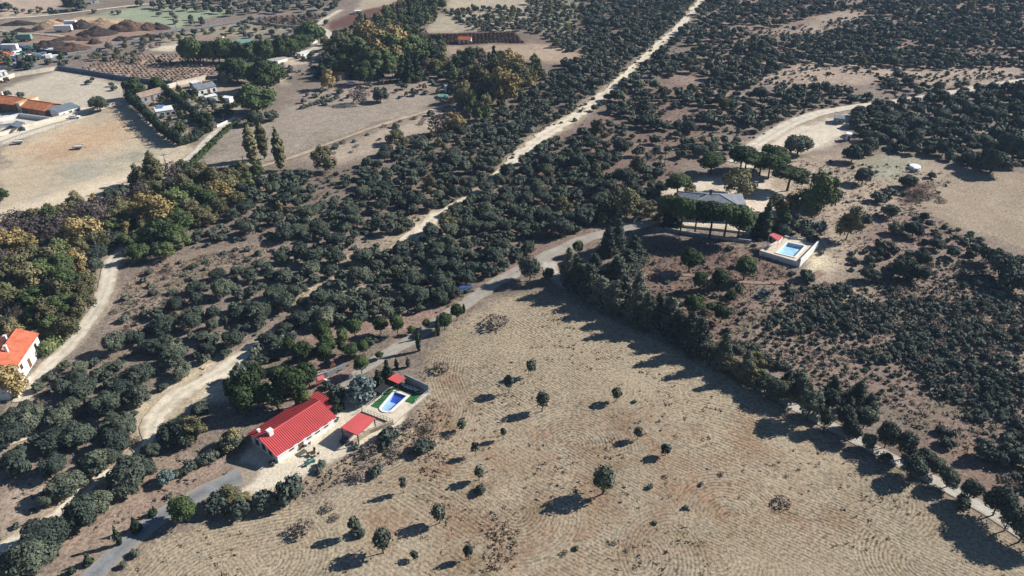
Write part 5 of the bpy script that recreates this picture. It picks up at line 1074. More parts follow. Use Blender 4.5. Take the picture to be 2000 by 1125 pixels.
for (x, y, w, k, hs) in [(892,609,30,"round_pine",.9),(868,627,34,"round_pine",.8),(832,632,20,"round_pine",.8),(803,644,18,"round_pine",.8),(741,694,16,"round_pine",.8),(815,653,18,"shrub",1)]: addc(k, x, y, w, hs=hs)
# --- along the asphalt road
for (x, y, w, k, hs) in [(357,997,56,"round_pine",.75),(445,968,56,"golden_tree",.45),(472,975,40,"golden_tree",.4),(420,985,50,"shrub",1.2),(466,992,46,"shrub",1.2),(513,975,42,"shrub",1.4),(566,955,54,"shrub",1.5),(300,995,12,"conifer",1),(262,1022,26,"conifer",.9),(295,1000,14,"conifer",.9),(170,1092,20,"conifer",.8),(228,1046,10,"cypress",1),(262,1080,20,"shrub",1.2),(240,1102,18,"shrub",1.2),(138,1112,14,"conifer",.8),(330,968,14,"shrub",1),(322,932,34,"silver_tree",.7)]: addc(k, x, y, w, hs=hs)
for i in range(13): addc("shrub", 345+i*8.4, 926-i*4.6+rnd.uniform(-3,3), rnd.uniform(18,28), hs=1.3)
# --- lower left oaks
for (x, y, w) in [(103,910,50),(132,945,62),(185,905,60),(252,925,74),(222,860,60),(160,1000,74),(190,985,58),(88,1050,76),(58,1092,78),(20,1095,60),(120,1030,50),(100,860,52),(20,845,60),(60,820,56),(150,850,56),(355,840,62),(330,852,46),(452,862,46),(292,880,34),(390,800,40),(280,915,50),(240,950,52),(215,890,46)]: addc("holm_oak", x, y, w, hs=.95)
addc("golden_tree", 375, 838, 58, hs=.7); addc("golden_tree", 452, 858, 44, hs=.7)
# --- villa pines and garden
for (x, y, w, h) in [(1302,446,40,1),(1328,458,46,1),(1357,455,50,1),(1385,465,58,1.03),(1413,467,62,1.06),(1440,470,60,1.0)]:
    s = proj(*P(x, y))[2]; add("umbrella_pine", x, y, w/s, hs=6.5/(w/s)*h*rnd.uniform(1.0,1.1))
for (x, y, w, h) in [(1445,337,48,.8),(1455,331,44,.8),(1470,345,46,.8),(1483,343,46,.8),(1500,350,44,.78),(1388,339,54,.62),(1537,373,62,.78),(1322,385,54,.7),(1505,330,42,.8),(1520,345,44,.8)]:
    s = proj(*P(x, y))[2]; add("umbrella_pine", x, y, w/s, hs=6.5/(w/s)*h*rnd.uniform(1.0,1.2))
for (x, y, w, k, hs) in [(1615,378,50,"deciduous_tree",.9),(1660,440,40,"golden_tree",1.2),(1445,355,52,"golden_tree",.7),(1350,372,24,"golden_tree",.7),(1545,400,34,"golden_tree",1.0),(1520,395,30,"golden_tree",1.0),(1498,425,32,"tall_cypress",.8),(1482,438,24,"tall_cypress",.8),(1512,438,30,"golden_tree",.8),(1530,428,40,"deciduous_tree",.8),(1550,440,30,"shrub",1.4),(1575,452,36,"shrub",1.3),(1530,446,36,"shrub",1.4),(1588,465,30,"shrub",1.4),(1315,410,40,"tall_cypress",.55),(1290,420,40,"golden_tree",.6),(1262,410,34,"golden_tree",.8),(1225,400,46,"golden_tree",.9)]: addc(k, x, y, w, hs=hs)
for (x, y, w, hs) in [(1349,508,38,.95),(1457,523,40,.95),(1368,548,32,1.0),(1406,546,34,.9),(1356,597,42,.75),(1411,613,32,.85),(1428,578,26,.9),(1443,568,20,.9),(1390,600,20,.8)]: addc("round_pine", x, y, w, hs=hs)
add("deciduous_tree", 1585, 425, 9.6, hs=1.12); addc("agave", 1600, 437, 40); addc("agave", 1486, 570, 36); addc("agave", 1576, 430, 24)
# --- pale right slope
for (x, y, w) in [(1561,283,46),(1667,299,44),(1690,293,30),(1687,345,40),(1776,354,34),(1740,413,32),(1752,446,28),(1786,449,34),(1720,475,22),(1942,315,56),(1985,288,64),(1700,282,36),(1830,477,28),(1800,506,40),(1862,494,26),(1881,474,26),(1745,490,24),(1770,525,50),(1795,535,40),(1935,500,44),(1960,520,60),(1985,545,60),(1700,536,34)]: addc("holm_oak", x, y, w)
for (x, y, w) in [(1770,372,22),(1785,378,24),(1800,374,20),(1812,384,24),(1826,380,20),(1838,390,22),(1795,388,22),(1778,390,18)]: addc("dry_bush", x, y, w, hs=.7)
for (x, y, w) in [(1765,377,15),(1715,385,30),(1740,375,30),(1820,342,18),(1577,536,34),(1700,505,22),(1690,490,14),(1720,490,20),(1672,510,18),(1735,532,30),(1690,430,30)]: addc("shrub", x, y, w)
# --- roadside row on the concrete lane
for (x, y, w) in [(1128,566,52),(1150,575,50),(1175,592,54),(1200,605,58),(1218,600,50),(1243,622,56),(1262,640,54),(1285,628,52),(1305,642,54),(1322,660,54),(1345,668,50),(1362,690,46),(1205,548,50),(1238,512,44),(1222,530,50),(1186,498,40),(1205,485,34),(1160,548,44),(1110,545,36),(1245,590,44)]:
    s = proj(*P(x, y))[2]; add("roadside_conifer", x, y, w/s, hs=rnd.uniform(.85,1.15)*5.0/(w/s)*.93)
for (x, y, w, k) in [(1378,700,40,"golden_tree"),(1408,716,42,"roadside_conifer"),(1424,728,40,"golden_tree"),(1452,742,38,"roadside_conifer"),(1492,768,34,"roadside_oak"),(1395,706,40,"golden_tree"),(1440,735,44,"golden_tree"),(1462,748,46,"golden_tree"),(1485,758,44,"deciduous_tree"),(1512,775,48,"golden_tree"),(1535,780,40,"golden_tree"),(1470,720,40,"golden_tree"),(1035,548,44,"roadside_oak"),(1070,548,22,"roadside_oak"),(1128,498,22,"round_pine"),(1105,540,26,"roadside_oak")]:
    s = proj(*P(x, y))[2]; add(k, x, y, w/s, hs=.72 if "tree" in k else 1)
for (x, y, w) in [(1510,783,40),(1552,790,44),(1610,805,46),(1578,822,50),(1605,818,40),(1655,862,52),(1680,840,46),(1722,872,44),(1763,898,52),(1785,935,42),(1848,951,48),(1890,979,54),(1936,1007,54),(1967,1034,50),(1985,1060,60),(1690,880,40),(1730,905,30),(1880,990,30),(1820,925,44),(2010,1075,60),(1640,838,40),(1880,1000,34),(1612,845,30)]:
    s = proj(*P(x, y))[2]; w *= rnd.uniform(.72,1.08); x += rnd.uniform(-7,7); y += rnd.uniform(-4,4); add("roadside_oak", x, y, w/s, hs=rnd.uniform(.92,1.3))
for (x, y, w) in [(1630,770,60),(1700,800,60),(1680,775,50),(1660,800,40),(1580,775,46),(1540,750,40)]: addc("roadside_conifer", x, y-14, w*.62, hs=.7)
for (x, y, w) in [(1810,893,38),(1790,887,28),(1860,845,16),(1850,862,30),(1930,880,50),(1960,895,40),(1990,885,50),(1840,838,24)]: addc("shrub", x, y, w, hs=1.2)
# --- left woodland by the stream (autumn colours)
for (x, y, w) in [(300,405,64),(270,415,40),(155,452,62),(55,475,40),(20,470,50),(425,375,46),(320,420,40),(15,742,60),(245,445,26),(640,155,30),(890,238,34),(875,245,24),(1000,130,50),(985,165,60),(745,95,60),(775,80,50),(720,72,44)]: addc("yellow_tree", x, y, w, hs=.85)
for (x, y, w) in [(30,440,60),(70,445,60),(110,440,50),(140,425,50),(185,420,54),(15,455,50),(700,187,36),(860,245,44),(275,375,40),(95,460,40),(210,400,40),(240,390,30)]: addc("bare_tree", x, y, w, hs=.75)
for (x, y, w) in [(340,395,70),(375,380,60),(405,395,54),(350,435,60),(315,455,60),(400,420,50),(190,470,54),(30,520,60),(80,530,60),(130,550,60),(70,580,60),(20,580,60),(120,600,60),(160,560,50),(100,640,60),(60,620,50),(150,610,40),(20,640,50),(290,360,44),(370,350,50),(440,360,50),(460,390,44),(480,350,40),(220,440,44),(250,470,44),(280,460,50),(320,490,50),(270,495,46),(350,470,46)]: addc("deciduous_tree" if rnd.random() < .62 else "golden_tree", x, y, w*.9, hs=.66)
for (x, y, w) in [(55,540,50),(110,570,50),(160,590,46),(90,610,50),(130,640,46),(170,545,40),(355,365,50),(390,345,50),(420,350,46),(455,345,40),(230,420,40),(375,415,46),(105,505,50),(60,500,46),(660,60+28,44),(690,90,40),(770,265,30),(785,280,26),(1010,150,50),(960,165,50),(935,150,44),(970,130,40),(730,110,50),(560,300-18,1)]:
    if w > 5: addc("golden_tree", x, y, w, hs=.8)
addc("golden_tree", 632, 310, 44, hs=.85)
for (x, y, w, hs) in [(308,368,44,.95),(497,327,23,1.2),(517,310,22,1.08),(550,333,24,1.05)]:
    s = proj(*P(x, y))[2]; add("poplar", x, y, w/s, hs=hs*3.6/(w/s))
addc("deciduous_tree", 2, 380, 24, hs=.8)
# --- far pines
for (x, y, w, h) in [(266,192,46,.95),(310,180,36,.8),(464,160,50,1.0),(523,178,80,.85),(503,222,68,.85),(608,86,56,.8),(490,162,44,.9),(545,160,44,.75),(440,150,34,.8)]:
    s = proj(*P(x, y))[2]; add("stone_pine", x, y, w/s, hs=h)
for i in range(19):
    x = 368+i*12.2; y = 121-(i > 11)*(i-11)*2.2+rnd.uniform(-3,3); s = proj(*P(x, y))[2]; add("stone_pine", x, y, rnd.uniform(30,40)/s, hs=rnd.uniform(1.05,1.35))
for (x, y, w) in [(193,203,34),(742,187,32),(530,225,26),(497,230,34),(445,150,36)]: addc("holm_oak", x, y, w)
for (x, y, w, h) in [(800,158,30,1),(815,155,30,.9),(788,150,30,.8),(735,152,26,.7),(850,120,44,.7),(835,118,36,.7),(690,120,40,.6),(650,140,40,.6),(665,115,44,.6),(630,150,36,.55),(700,150,40,.55)]:
    s = proj(*P(x, y))[2]; add("tall_cypress", x, y, w/s, hs=4.5/(w/s)*h)
for (x, y, w) in [(720,118,50),(760,100,60),(690,100,50),(710,140,40),(765,135,30),(830,95,44),(800,100,50),(670,130,36)]: addc("deciduous_tree", x, y, w, hs=.85)
for (x, y, w) in [(14,182,14),(40,186,14),(172,160,12),(180,155,10),(218,165,10),(222,172,12),(262,118,14),(310,120,12),(335,124,10),(12,13,20),(145,5,34),(160,12,20),(60,22,10),(75,23,9),(30,18,9),(45,20,8),(12,66,12),(28,66,12),(60,118,26),(45,122,22),(55,128,20),(20,80,24),(95,120,14),(120,126,14),(12,155,12)]: addc("holm_oak", x, y, w)
def hedge(name, pts, w, h, lab, leaf="cypress_leaf", n=110):
    c = np.array([[*P(*p)[:2], w] for p in pts]); c = catmull(c, 1.4); z = hz(c[:, 0], c[:, 1]); o = np.array([c[0, 0], c[0, 1], z[0]]); R = np.random.RandomState(int(pts[0][0])); lb = []
    for i in range(len(c)): lb.append((c[i, 0]-o[0]+R.uniform(-.3,.3), c[i, 1]-o[1]+R.uniform(-.3,.3), z[i]-o[2]+h*R.uniform(.35,.5), w*R.uniform(.4,.6), w*R.uniform(.4,.6), h*R.uniform(.45,.65)))
    v, q, t = crown_arrays(R, lb, n*len(lb)//2, .26, .8, .8, -.4, .2); r = thing(name, lab, "hedge", o); m_ = bpy.data.objects.new("foliage", mesh_np("foliage", v, q, t, [leaf])); COL.objects.link(m_); m_.parent = r
    s = MB(); 
    for i in range(0, len(c), 2): s.tube([np.array([c[i,0]-o[0], c[i,1]-o[1], z[i]-o[2]-.3]), np.array([c[i,0]-o[0], c[i,1]-o[1], z[i]-o[2]+h*.5])], [.06,.04], 5)
    s.build("stems", "bark", r)
hedge("cypress_hedge", [(252,196),(275,220),(300,245),(325,268),(352,284)], 2.8, 5.5, "tall dark hedge casting shade on the bare dirt field")
hedge("cypress_hedge", [(322,180),(345,200),(372,222),(398,245),(412,258)], 2.6, 4.2, "dark hedge between the two garden plots")
hedge("cypress_hedge", [(352,284),(375,278),(392,268)], 2.6, 3.0, "short dark hedge closing the garden plot corner")
hedge("clipped_hedge", [(372,328),(395,302),(420,278),(445,254),(464,240)], 2.2, 1.5, "low green hedge along the pale dirt track", "green_leaf")
hedge("clipped_hedge", [(742,165),(770,162),(800,160),(825,158)], 2.0, 1.6, "dark low hedge under the tall dark cypresses", "cypress_leaf")
hedge("clipped_hedge", [(425,222),(450,212),(470,205)], 2.2, 2.2, "dark hedge at the bottom of the right garden plot")
hedge("clipped_hedge", [(590,212),(620,203),(650,196),(660,190)], 1.8, 1.3, "thin brownish hedge line between the two fields", "shrub_leaf")
hedge("clipped_hedge", [(95,690),(118,668),(140,650)], 3.0, 2.6, "bright green hedge beside the terracotta-roofed white house", "green_leaf")

# --- scattered vegetation by zone (photo polygons); positions are drawn in metres on the ground
CLEAR = [wpoly(p) for p in ([(236,580),(300,516),(420,482),(470,480),(480,500),(400,545),(330,585),(290,640),(190,700),(130,735),(150,700),(225,690)], [(645,505),(690,478),(740,468),(800,450),(880,410),(884,424),(830,464),(760,492),(700,514)],
  [(600,660),(700,632),(868,602),(866,616),(770,645),(690,668),(560,700),(545,690)], [(0,945),(60,930),(240,885),(300,872),(330,880),(240,905),(130,950),(40,1010),(0,1030)], [(440,895),(470,925),(330,1000),(170,1125),(60,1125),(180,1050),(300,985),(330,930),(400,915)],
  [(1480,155),(1560,126),(1790,139),(1990,130),(2010,158),(1850,173),(1770,152),(1600,172),(1500,166)], [(1495,62),(1560,40),(1640,22),(1700,32),(1600,72),(1510,82)], [(1275,158),(1330,148),(1400,150),(1330,185),(1262,172)], [(1315,217),(1370,207),(1340,235),(1290,240)],
  [(1440,310),(1500,270),(1560,245),(1655,222),(1665,262),(1600,292),(1510,312),(1450,340)], [(1290,365),(1390,340),(1500,335),(1545,378),(1505,425),(1480,475),(1390,470),(1290,450)], [(430,930),(470,870),(560,790),(600,760),(668,745),(720,780),(790,720),(850,770),(780,850),(720,870),(640,900),(560,940)],
  [(1620,260),(1700,300),(1880,328),(1800,400),(1705,470),(1660,560),(1500,560),(1480,470),(1540,390),(1500,320)], [(1240,475),(1480,478),(1565,545),(1500,622),(1400,690),(1310,625),(1222,555)], [(415,715),(470,680),(500,700),(420,770),(340,800),(300,870),(270,860),(290,800)], [(1040,470),(1240,430),(1290,445),(1090,555),(1030,555)],
  [(1090,255),(1150,225),(1210,200),(1160,250),(1090,280)], [(1000,160),(1140,96),(1134,124),(1000,119)], [(1180,335),(1230,300),(1260,310),(1200,350)], [(820,420),(890,405),(880,440),(815,470)], [(590,770),(690,690),(730,700),(690,780)])]
CLEAR += [wpoly(MOWN), wpoly(MOWN2)]
class Grid:
    def __init__(s, c): s.c = c; s.g = {}
    def near(s, x, y, r):
        k = int(r/s.c)+1; i, j = int(x//s.c), int(y//s.c)
        for a in range(i-k, i+k+1):
            for b in range(j-k, j+k+1):
                for q in s.g.get((a, b), ()):
                    if (q[0]-x)**2+(q[1]-y)**2 < (r+q[2])**2: return True
        return False
    def put(s, x, y, r): s.g.setdefault((int(x//s.c), int(y//s.c)), []).append((x, y, r))
GR = Grid(4.0)
for it in ITEMS: GR.put(it["x"], it["y"], it["w"]*.36)
ROADALL = [np.array(w) for w in RW.values()]
def zone(poly, mix, tries, wr, sep=.40, road=.6, clumps=None, clear=True, seed=1, cmin=.40, hsr=(.85,1.1)):
    R = np.random.RandomState(seed); wp = wpoly(poly); a = np.array(wp); x = R.uniform(a[:, 0].min(), a[:, 0].max(), tries); y = R.uniform(a[:, 1].min(), a[:, 1].max(), tries); ok = inpoly(x, y, wp)
    if clumps: ok &= fnoise(x, y, clumps, seed+100, 2) > cmin
    if clear:
        for c in CLEAR: ok &= ~inpoly(x, y, c)
    x, y = x[ok], y[ok]; w = R.uniform(wr[0], wr[1], len(x))*np.where(R.rand(len(x)) < .12, 1.2, 1); ok = np.ones(len(x), bool)
    for r in ROADALL:
        s = r[::3]; b = (r[:, 0].min()-9, r[:, 0].max()+9, r[:, 1].min()-9, r[:, 1].max()+9); sel = np.where((x > b[0]) & (x < b[1]) & (y > b[2]) & (y < b[3]) & ok)[0]
        if len(sel) == 0: continue
        d = np.sqrt(((x[sel][:, None]-s[None, :, 0])**2+(y[sel][:, None]-s[None, :, 1])**2)) - s[None, :, 2]/2; ok[sel] &= d.min(1) > w[sel]*.5*road
    kinds = [m[0] for m in mix]; pr = np.array([m[1] for m in mix], float); pr /= pr.sum(); ks = R.choice(len(kinds), len(x), p=pr); n = 0
    for i in np.where(ok)[0]:
        ww = w[i]; k = kinds[ks[i]]
        if k in ("shrub", "dry_bush") and wr[1] > 4.5: ww *= .55
        if GR.near(x[i], y[i], ww*sep): continue
        GR.put(x[i], y[i], ww*sep); px, py, s = proj(x[i], y[i], float(hz(x[i], y[i]))+ww*.3)
        if not (-70 < px < 2070 and -60 < py < 1190): continue
        ITEMS.append(dict(kind=k, x=x[i], y=y[i], w=ww, label=None, px=px, py=py, hs=R.uniform(*hsr), group=None, ex=False)); n += 1
    return n
OAK = [("holm_oak", 1.0), ("shrub", .2), ("olive_tree", .10), ("golden_tree", .03)]
# main oak wood west of the firebreak, dense
WOODA = [(-60,900),(40,770),(110,722),(200,690),(290,640),(330,592),(400,552),(500,520),(545,495),(600,480),(500,470),(410,480),(300,512),(250,520),(240,500),(300,470),(380,440),(440,400),(500,360),(560,345),(640,335),(700,330),(760,300),(830,270),(880,245),(930,250),(1000,205),(1060,170),(1090,140),(1130,90),(1150,60),(1130,20),(1140,-30),(1380,-30),(1330,40),(1285,85),(1200,165),(1110,235),(1020,300),(985,332),(930,378),(850,425),(760,484),(700,540),(610,592),(520,662),(440,722),(330,780),(290,870),(170,950),(60,1030),(-60,1100)]
zone(WOODA, OAK, 36000, (2.4,5.9), .42, .5, 20, seed=11, cmin=.34)
# oak wood east of the firebreak up to the hilltop track
WOODB = [(850,430),(940,380),(1000,335),(1020,318),(1110,250),(1210,175),(1300,92),(1380,-30),(2100,-40),(2100,150),(1960,160),(1850,178),(1720,198),(1600,214),(1500,258),(1430,300),(1390,300),(1330,330),(1290,400),(1240,420),(1180,455),(1090,480),(1040,512),(960,550),(880,600),(820,628),(760,625),(640,650),(560,690),(500,720),(470,760),(400,790),(420,740),(520,670),(640,575),(740,510)]
zone([(850,430),(940,380),(1000,335),(1110,300),(1220,330),(1290,330),(1290,400),(1240,420),(1180,455),(1090,480),(1040,512),(960,550),(880,600),(820,628),(760,625),(640,650),(560,690),(500,720),(470,760),(420,740),(520,670),(640,575),(740,510)], OAK, 15000, (2.5,5.9), .40, .5, 22, seed=12, cmin=.26)
zone(WOODB, OAK, 36000, (2.3,5.9), .43, .45, 18, seed=13, cmin=.385)
zone([(1490,60),(1700,30),(2100,20),(2100,150),(1990,128),(1790,136),(1560,122),(1480,140),(1420,190),(1380,160)], OAK, 16000, (3.0,6.8), .42, .5, 34, seed=14, cmin=.47)
zone([(1640,225),(1720,208),(1860,188),(2100,155),(2100,300),(1990,330),(1900,326),(1820,306),(1740,296),(1690,280)], OAK, 5000, (4.0,6.4), .42, .5, 18, seed=15, cmin=.30)
UNDER = [("shrub", 1), ("dry_bush", .35)]
zone(WOODA, UNDER, 22000, (.8,2.1), .62, .2, 9, seed=41, cmin=.42)
zone(WOODB, UNDER, 26000, (.8,2.2), .62, .2, 9, seed=42, cmin=.42)
zone([(1490,60),(1700,30),(2100,20),(2100,170),(1790,160),(1480,170),(1380,160)], UNDER, 9000, (.9,2.4), .62, .2, 14, False, seed=43, cmin=.42)
zone([(1640,225),(1860,188),(2100,155),(2100,300),(1900,326),(1690,280)], UNDER, 4000, (.8,2.2), .62, .2, 9, seed=44, cmin=.4)
zone([(1385,-12),(1300,60),(1150,190),(1000,290),(985,345),(1040,300),(1180,210),(1310,95),(1395,0)], UNDER, 1700, (.7,2.2), .7, -3, 7, False, seed=45, cmin=.45)
# rough clearing with single bushes on the left slope
zone([(236,580),(300,516),(470,482),(560,492),(400,562),(290,640),(190,700)], [("shrub",1),("dry_bush",.7)], 420, (1.2,2.6), .8, .6, None, False, seed=16)
zone([(640,505),(740,440),(880,405),(884,424),(760,492)], [("shrub",1),("dry_bush",.5)], 130, (1.0,2.2), .9, .6, None, False, seed=17)
zone([(600,660),(868,602),(866,640),(690,690),(560,720)], [("round_pine",1),("shrub",1)], 160, (2.0,3.6), .6, .8, 10, True, seed=18)
zone([(560,690),(690,660),(750,650),(745,690),(640,715),(600,720)], [("round_pine",1)], 500, (3.0,4.4), .42, .8, None, False, seed=19)
# scrub on the right
SCR = [(1430,690),(1480,600),(1570,560),(1700,545),(1740,540),(1860,500),(2010,525),(2100,560),(2100,1000),(1990,965),(1900,905),(1800,850),(1700,805),(1620,765),(1520,720)]
CLEAR.append(wpoly([(1715,795),(1790,768),(1880,792),(1905,860),(1985,965),(1900,935),(1800,880),(1730,850),(1640,800)]))
zone(SCR, [("shrub",1),("dry_bush",.12)], 17000, (1.0,2.9), .37, .7, 13, seed=20, cmin=.39)
zone(SCR, UNDER, 7000, (.6,1.4), .6, .6, None, seed=46)
zone([(1900,520),(2050,520),(2080,700),(1960,660)], [("holm_oak",1)], 300, (4,6), .5, .7, None, seed=21)
zone([(1480,300),(1900,330),(1800,400),(1700,560),(1560,560)], [("shrub",1),("dry_bush",1)], 260, (.7,1.8), .9, .7, None, False, seed=22)
zone([(1650,500),(1800,420),(2000,500),(2000,560),(1700,560)], [("shrub",1),("holm_oak",.3)], 500, (1.6,3.2), .6, .7, 14, False, seed=23, cmin=.42)
zone([(1240,480),(1480,478),(1565,545),(1500,622),(1400,690),(1310,625)], [("dry_bush",1),("shrub",.7)], 260, (.9,2.2), .8, .7, None, False, seed=24)
# stream side woodland
LW = [(-60,470),(60,432),(200,398),(285,355),(300,335),(400,338),(480,345),(560,345),(500,370),(440,400),(380,440),(300,470),(250,490),(225,512),(200,545),(185,600),(150,640),(120,670),(90,650),(60,640),(0,645),(-60,640)]
zone(LW, [("deciduous_tree",.8),("golden_tree",1.1),("yellow_tree",.16),("bare_tree",.5),("holm_oak",.6)], 4000, (3.2,5.6), .38, .7, None, False, seed=25)
UW = [(640,85),(700,58),(770,25),(830,-20),(890,-20),(850,45),(812,68),(830,85),(870,92),(880,108),(1000,124),(1050,124),(1070,160),(1030,200),(960,238),(890,255),(850,262),(880,240),(900,200),(880,175),(840,150),(800,120),(740,118),(690,135),(620,150)]
zone(UW, [("deciduous_tree",1),("golden_tree",1),("yellow_tree",.12),("holm_oak",.7),("bare_tree",.3),("tall_cypress",.08)], 6000, (3.4,6.2), .38, .7, 30, False, seed=26, cmin=.3)
zone([(760,300),(860,262),(960,240),(1050,180),(1080,190),(1000,260),(900,290),(800,330)], [("golden_tree",1),("holm_oak",1),("bare_tree",.6),("deciduous_tree",.6)], 900, (3.5,5.5), .42, .7, None, True, seed=27)
# olive groves and far fields
zone([(250,16),(350,3),(480,-14),(690,-14),(650,20),(560,28),(470,34),(400,28),(345,22)], [("olive_tree",1)], 900, (4.0,5.5), .75, .8, None, False, seed=28)
zone([(340,60),(470,44),(640,30),(640,60),(560,110),(500,80),(420,74)], [("olive_tree",1),("shrub",1)], 420, (2.0,4.2), .8, .8, 30, False, seed=29)
zone([(300,30),(360,58),(430,45),(400,35)], [("olive_tree",1)], 60, (3,4), 1, .8, None, False, seed=30)
zone([(860,20),(940,20),(1060,0),(1140,-20),(1140,60),(1110,110),(1060,70),(1000,60),(930,62)], [("shrub",1),("golden_tree",.15),("holm_oak",.25)], 2500, (2.2,4.2), .5, .8, 20, False, seed=31, cmin=.42)
zone([(280,30),(-20,10),(-20,30),(100,28)], [("olive_tree",1)], 60, (2,4), 1.2, .8, None, False, seed=32)
zone([(240,125),(345,80),(410,74),(340,62),(200,96),(140,115)], [("shrub",1),("golden_tree",.5),("bare_tree",.4)], 420, (2.0,4.0), .7, .9, None, False, seed=33)
zone([(560,190),(880,140),(900,185),(700,200),(600,210)], [("shrub",1),("olive_tree",.4),("golden_tree",.3)], 420, (1.6,3.6), .8, .9, 14, False, seed=34)
zone([(290,195),(330,180),(430,190),(470,235),(400,262),(355,280)], [("shrub",1),("deciduous_tree",.5),("dry_bush",.4)], 700, (1.6,3.6), .6, .9, None, False, seed=35)
zone([(590,305),(860,212),(880,222),(640,318)], [("shrub",1),("dry_bush",1)], 200, (1.2,3.0), .7, .3, None, False, seed=36)
zone([(505,120),(640,105),(640,150),(560,165),(500,160)], [("shrub",1),("olive_tree",.5)], 120, (1.6,3.6), .9, .9, None, False, seed=37)
zone([(-20,96),(140,112),(230,100),(110,134),(40,140),(-20,150)], [("shrub",1),("deciduous_tree",.6)], 160, (1.8,4.2), .7, .9, None, False, seed=38)

# --- who is who: labels that point at one plant each
LM = [("the red-roofed house",575,835),("the red carport",700,828),("the green pool lawn",770,785),("the terracotta-roofed house",45,690),("the grey-roofed villa",1400,395),("the hilltop pool",1543,490),("the gravel clearing",1560,265),("the gravel clearing shed",1654,268),("the round water tank",1787,327),
 ("the three poplars",520,305),("the columnar poplar",308,345),("the orange-roofed field hut",907,80),("the vineyard plot",300,140),("the tiled farm",60,215),("the grey sheet-roofed shed",138,220),("the white box trailers",130,57),("the flat white garden house",325,227),("the dark-tiled garden villa",405,182),("the blue-grey roofed house",582,82),("the orange cottage",652,152),("the teal tank",864,188),
 ("the barn",400,85),("the junk yard",60,108),("the white track bend",215,515),("the white track's shaded bend",130,682),("the sandy clearing amid the oaks",850,432),("the fork of the sandy firebreak",985,332),("the firebreak's straight middle",1110,237),("the firebreak's upper kink",1290,85),("the firebreak's narrow top",1355,18),("the sandy track's wide bend",340,780),("the sandy track's middle",690,548),("the sandy track's pale hollow",480,692),
 ("the lane junction",1078,520),("the gravel lane's shaded middle",920,587),("the hilltop track's right end",1960,163),("the hilltop track's curve",1510,262),("the ridge path",1640,128),("the ridge path's right end",1795,138),("the top right corner",1985,10),("the topmost oak slope",1600,20),("the concrete lane's lower end",1980,1030),("the concrete lane's middle",1740,895),("the concrete lane's upper stretch",1400,706),("the asphalt road's bottom end",190,1118),("the asphalt road bend",400,960),("the bottom left corner",20,1110),("the sandy path's middle",125,998),
 ("the left edge oaks",10,860),("the scrub's right edge",1985,760),("the scrub's centre",1720,670),("the scrub's lower part",1850,830),("the utility pole in the oaks",1297,315),("the dirt field's pale corner",280,375),("the white track's yellow tree",155,452),("the bare left slope",330,550),("the oak wood's upper edge",700,340),("the oak wood's dark centre",640,470),("the oak wood's lower centre",300,670),("the wood north of the lane",1100,420),("the wood above the villa",1330,260),("the right oak slope",1760,250),("the right edge oaks",1970,300),("the far right oak slope",1850,90),("the dark far oak slope",1200,90),("the stream field corner",900,240),("the pale footpath below the villa",1400,546),("the mown field's centre",1100,900),("the mown field's bottom",1000,1080),("the mown field's left end",560,1060),("the round agave clump",1600,437),("the log piles",640,730),("the far olive grove",420,12),("the grey bushy field",1000,40),("the red ploughed strip",840,75),("the yellow poplar thicket",985,165),("the golden trees up top",745,100),("the dark pine row",470,105)]
KN = {"holm_oak":("holm oak","tree","dark green"),"shrub":("shrub","shrub","low dark grey-green"),"umbrella_pine":("umbrella pine","tree","deep green flat-topped"),"stone_pine":("stone pine","tree","dark green domed"),"round_pine":("young pine","tree","bright green round"),"deciduous_tree":("broadleaf tree","tree","leafy green"),"golden_tree":("autumn tree","tree","olive-gold"),"yellow_tree":("yellow tree","tree","bright yellow"),"bare_tree":("bare tree","tree","brownish half-bare"),"roadside_conifer":("roadside conifer","tree","tall grey-green"),"roadside_oak":("lane tree","tree","dark crown on bare trunk,"),"cypress":("cypress","tree","slim dark"),"poplar":("poplar","tree","tall columnar"),"conifer":("conifer","tree","small dark pointed"),"tall_cypress":("tall conifer","tree","dark pointed"),"olive_tree":("olive tree","tree","grey-green"),"silver_tree":("silver tree","tree","silvery blue"),"sapling":("young oak","tree","small dark"),"dry_bush":("dry bush","bush","brown leafless"),"agave":("agave","plant","blue-grey spiky")}
NAMEOF = {"shrub":"shrub","deciduous_tree":"broadleaf_tree","golden_tree":"autumn_tree"}
ORD = ["nearest","second nearest","third nearest","fourth nearest","fifth nearest","sixth nearest","seventh nearest","eighth nearest","ninth nearest","tenth nearest","eleventh nearest","twelfth nearest"]
for it in ITEMS:
    it["size"] = proj(it["x"], it["y"], float(hz(it["x"], it["y"])))[2]*it["w"]; it["vis"] = -20 < it["px"] < 2020 and -20 < it["py"] < 1160
keep = []; stuff = {}
for k in KIND:
    l = [i for i in ITEMS if i["kind"] == k]; l.sort(key=lambda i: (not i["vis"], -i["size"])); cap = 300
    keep += l[:cap]
    if l[cap:]: stuff[k] = l[cap:]
buckets = {}
for it in keep:
    bi = min(range(len(LM)), key=lambda j: (LM[j][1]-it["px"])**2+(LM[j][2]-it["py"])**2); dx, dy = it["px"]-LM[bi][1], it["py"]-LM[bi][2]
    dirn = ("right of" if dx > 0 else "left of") if abs(dx) > abs(dy) else ("below" if dy > 0 else "above"); buckets.setdefault((it["kind"], bi, dirn), []).append((dx*dx+dy*dy, id(it), it))
for (k, bi, dirn), l in buckets.items():
    l.sort(); kn, cat, look = KN[k]
    for r, (_, _, it) in enumerate(l):
        it["label"] = f"{look} {kn}, " + ((ORD[r] if r < 12 else f"number {r+1}") if len(l) > 1 else "the only one close") + f" {dirn} {LM[bi][0]}"
GROUPN = {k: KN[k][0]+("es" if KN[k][0].endswith("sh") or KN[k][0].endswith("ss") else "s")+" of the hillside" for k in KN}
cnt = {}
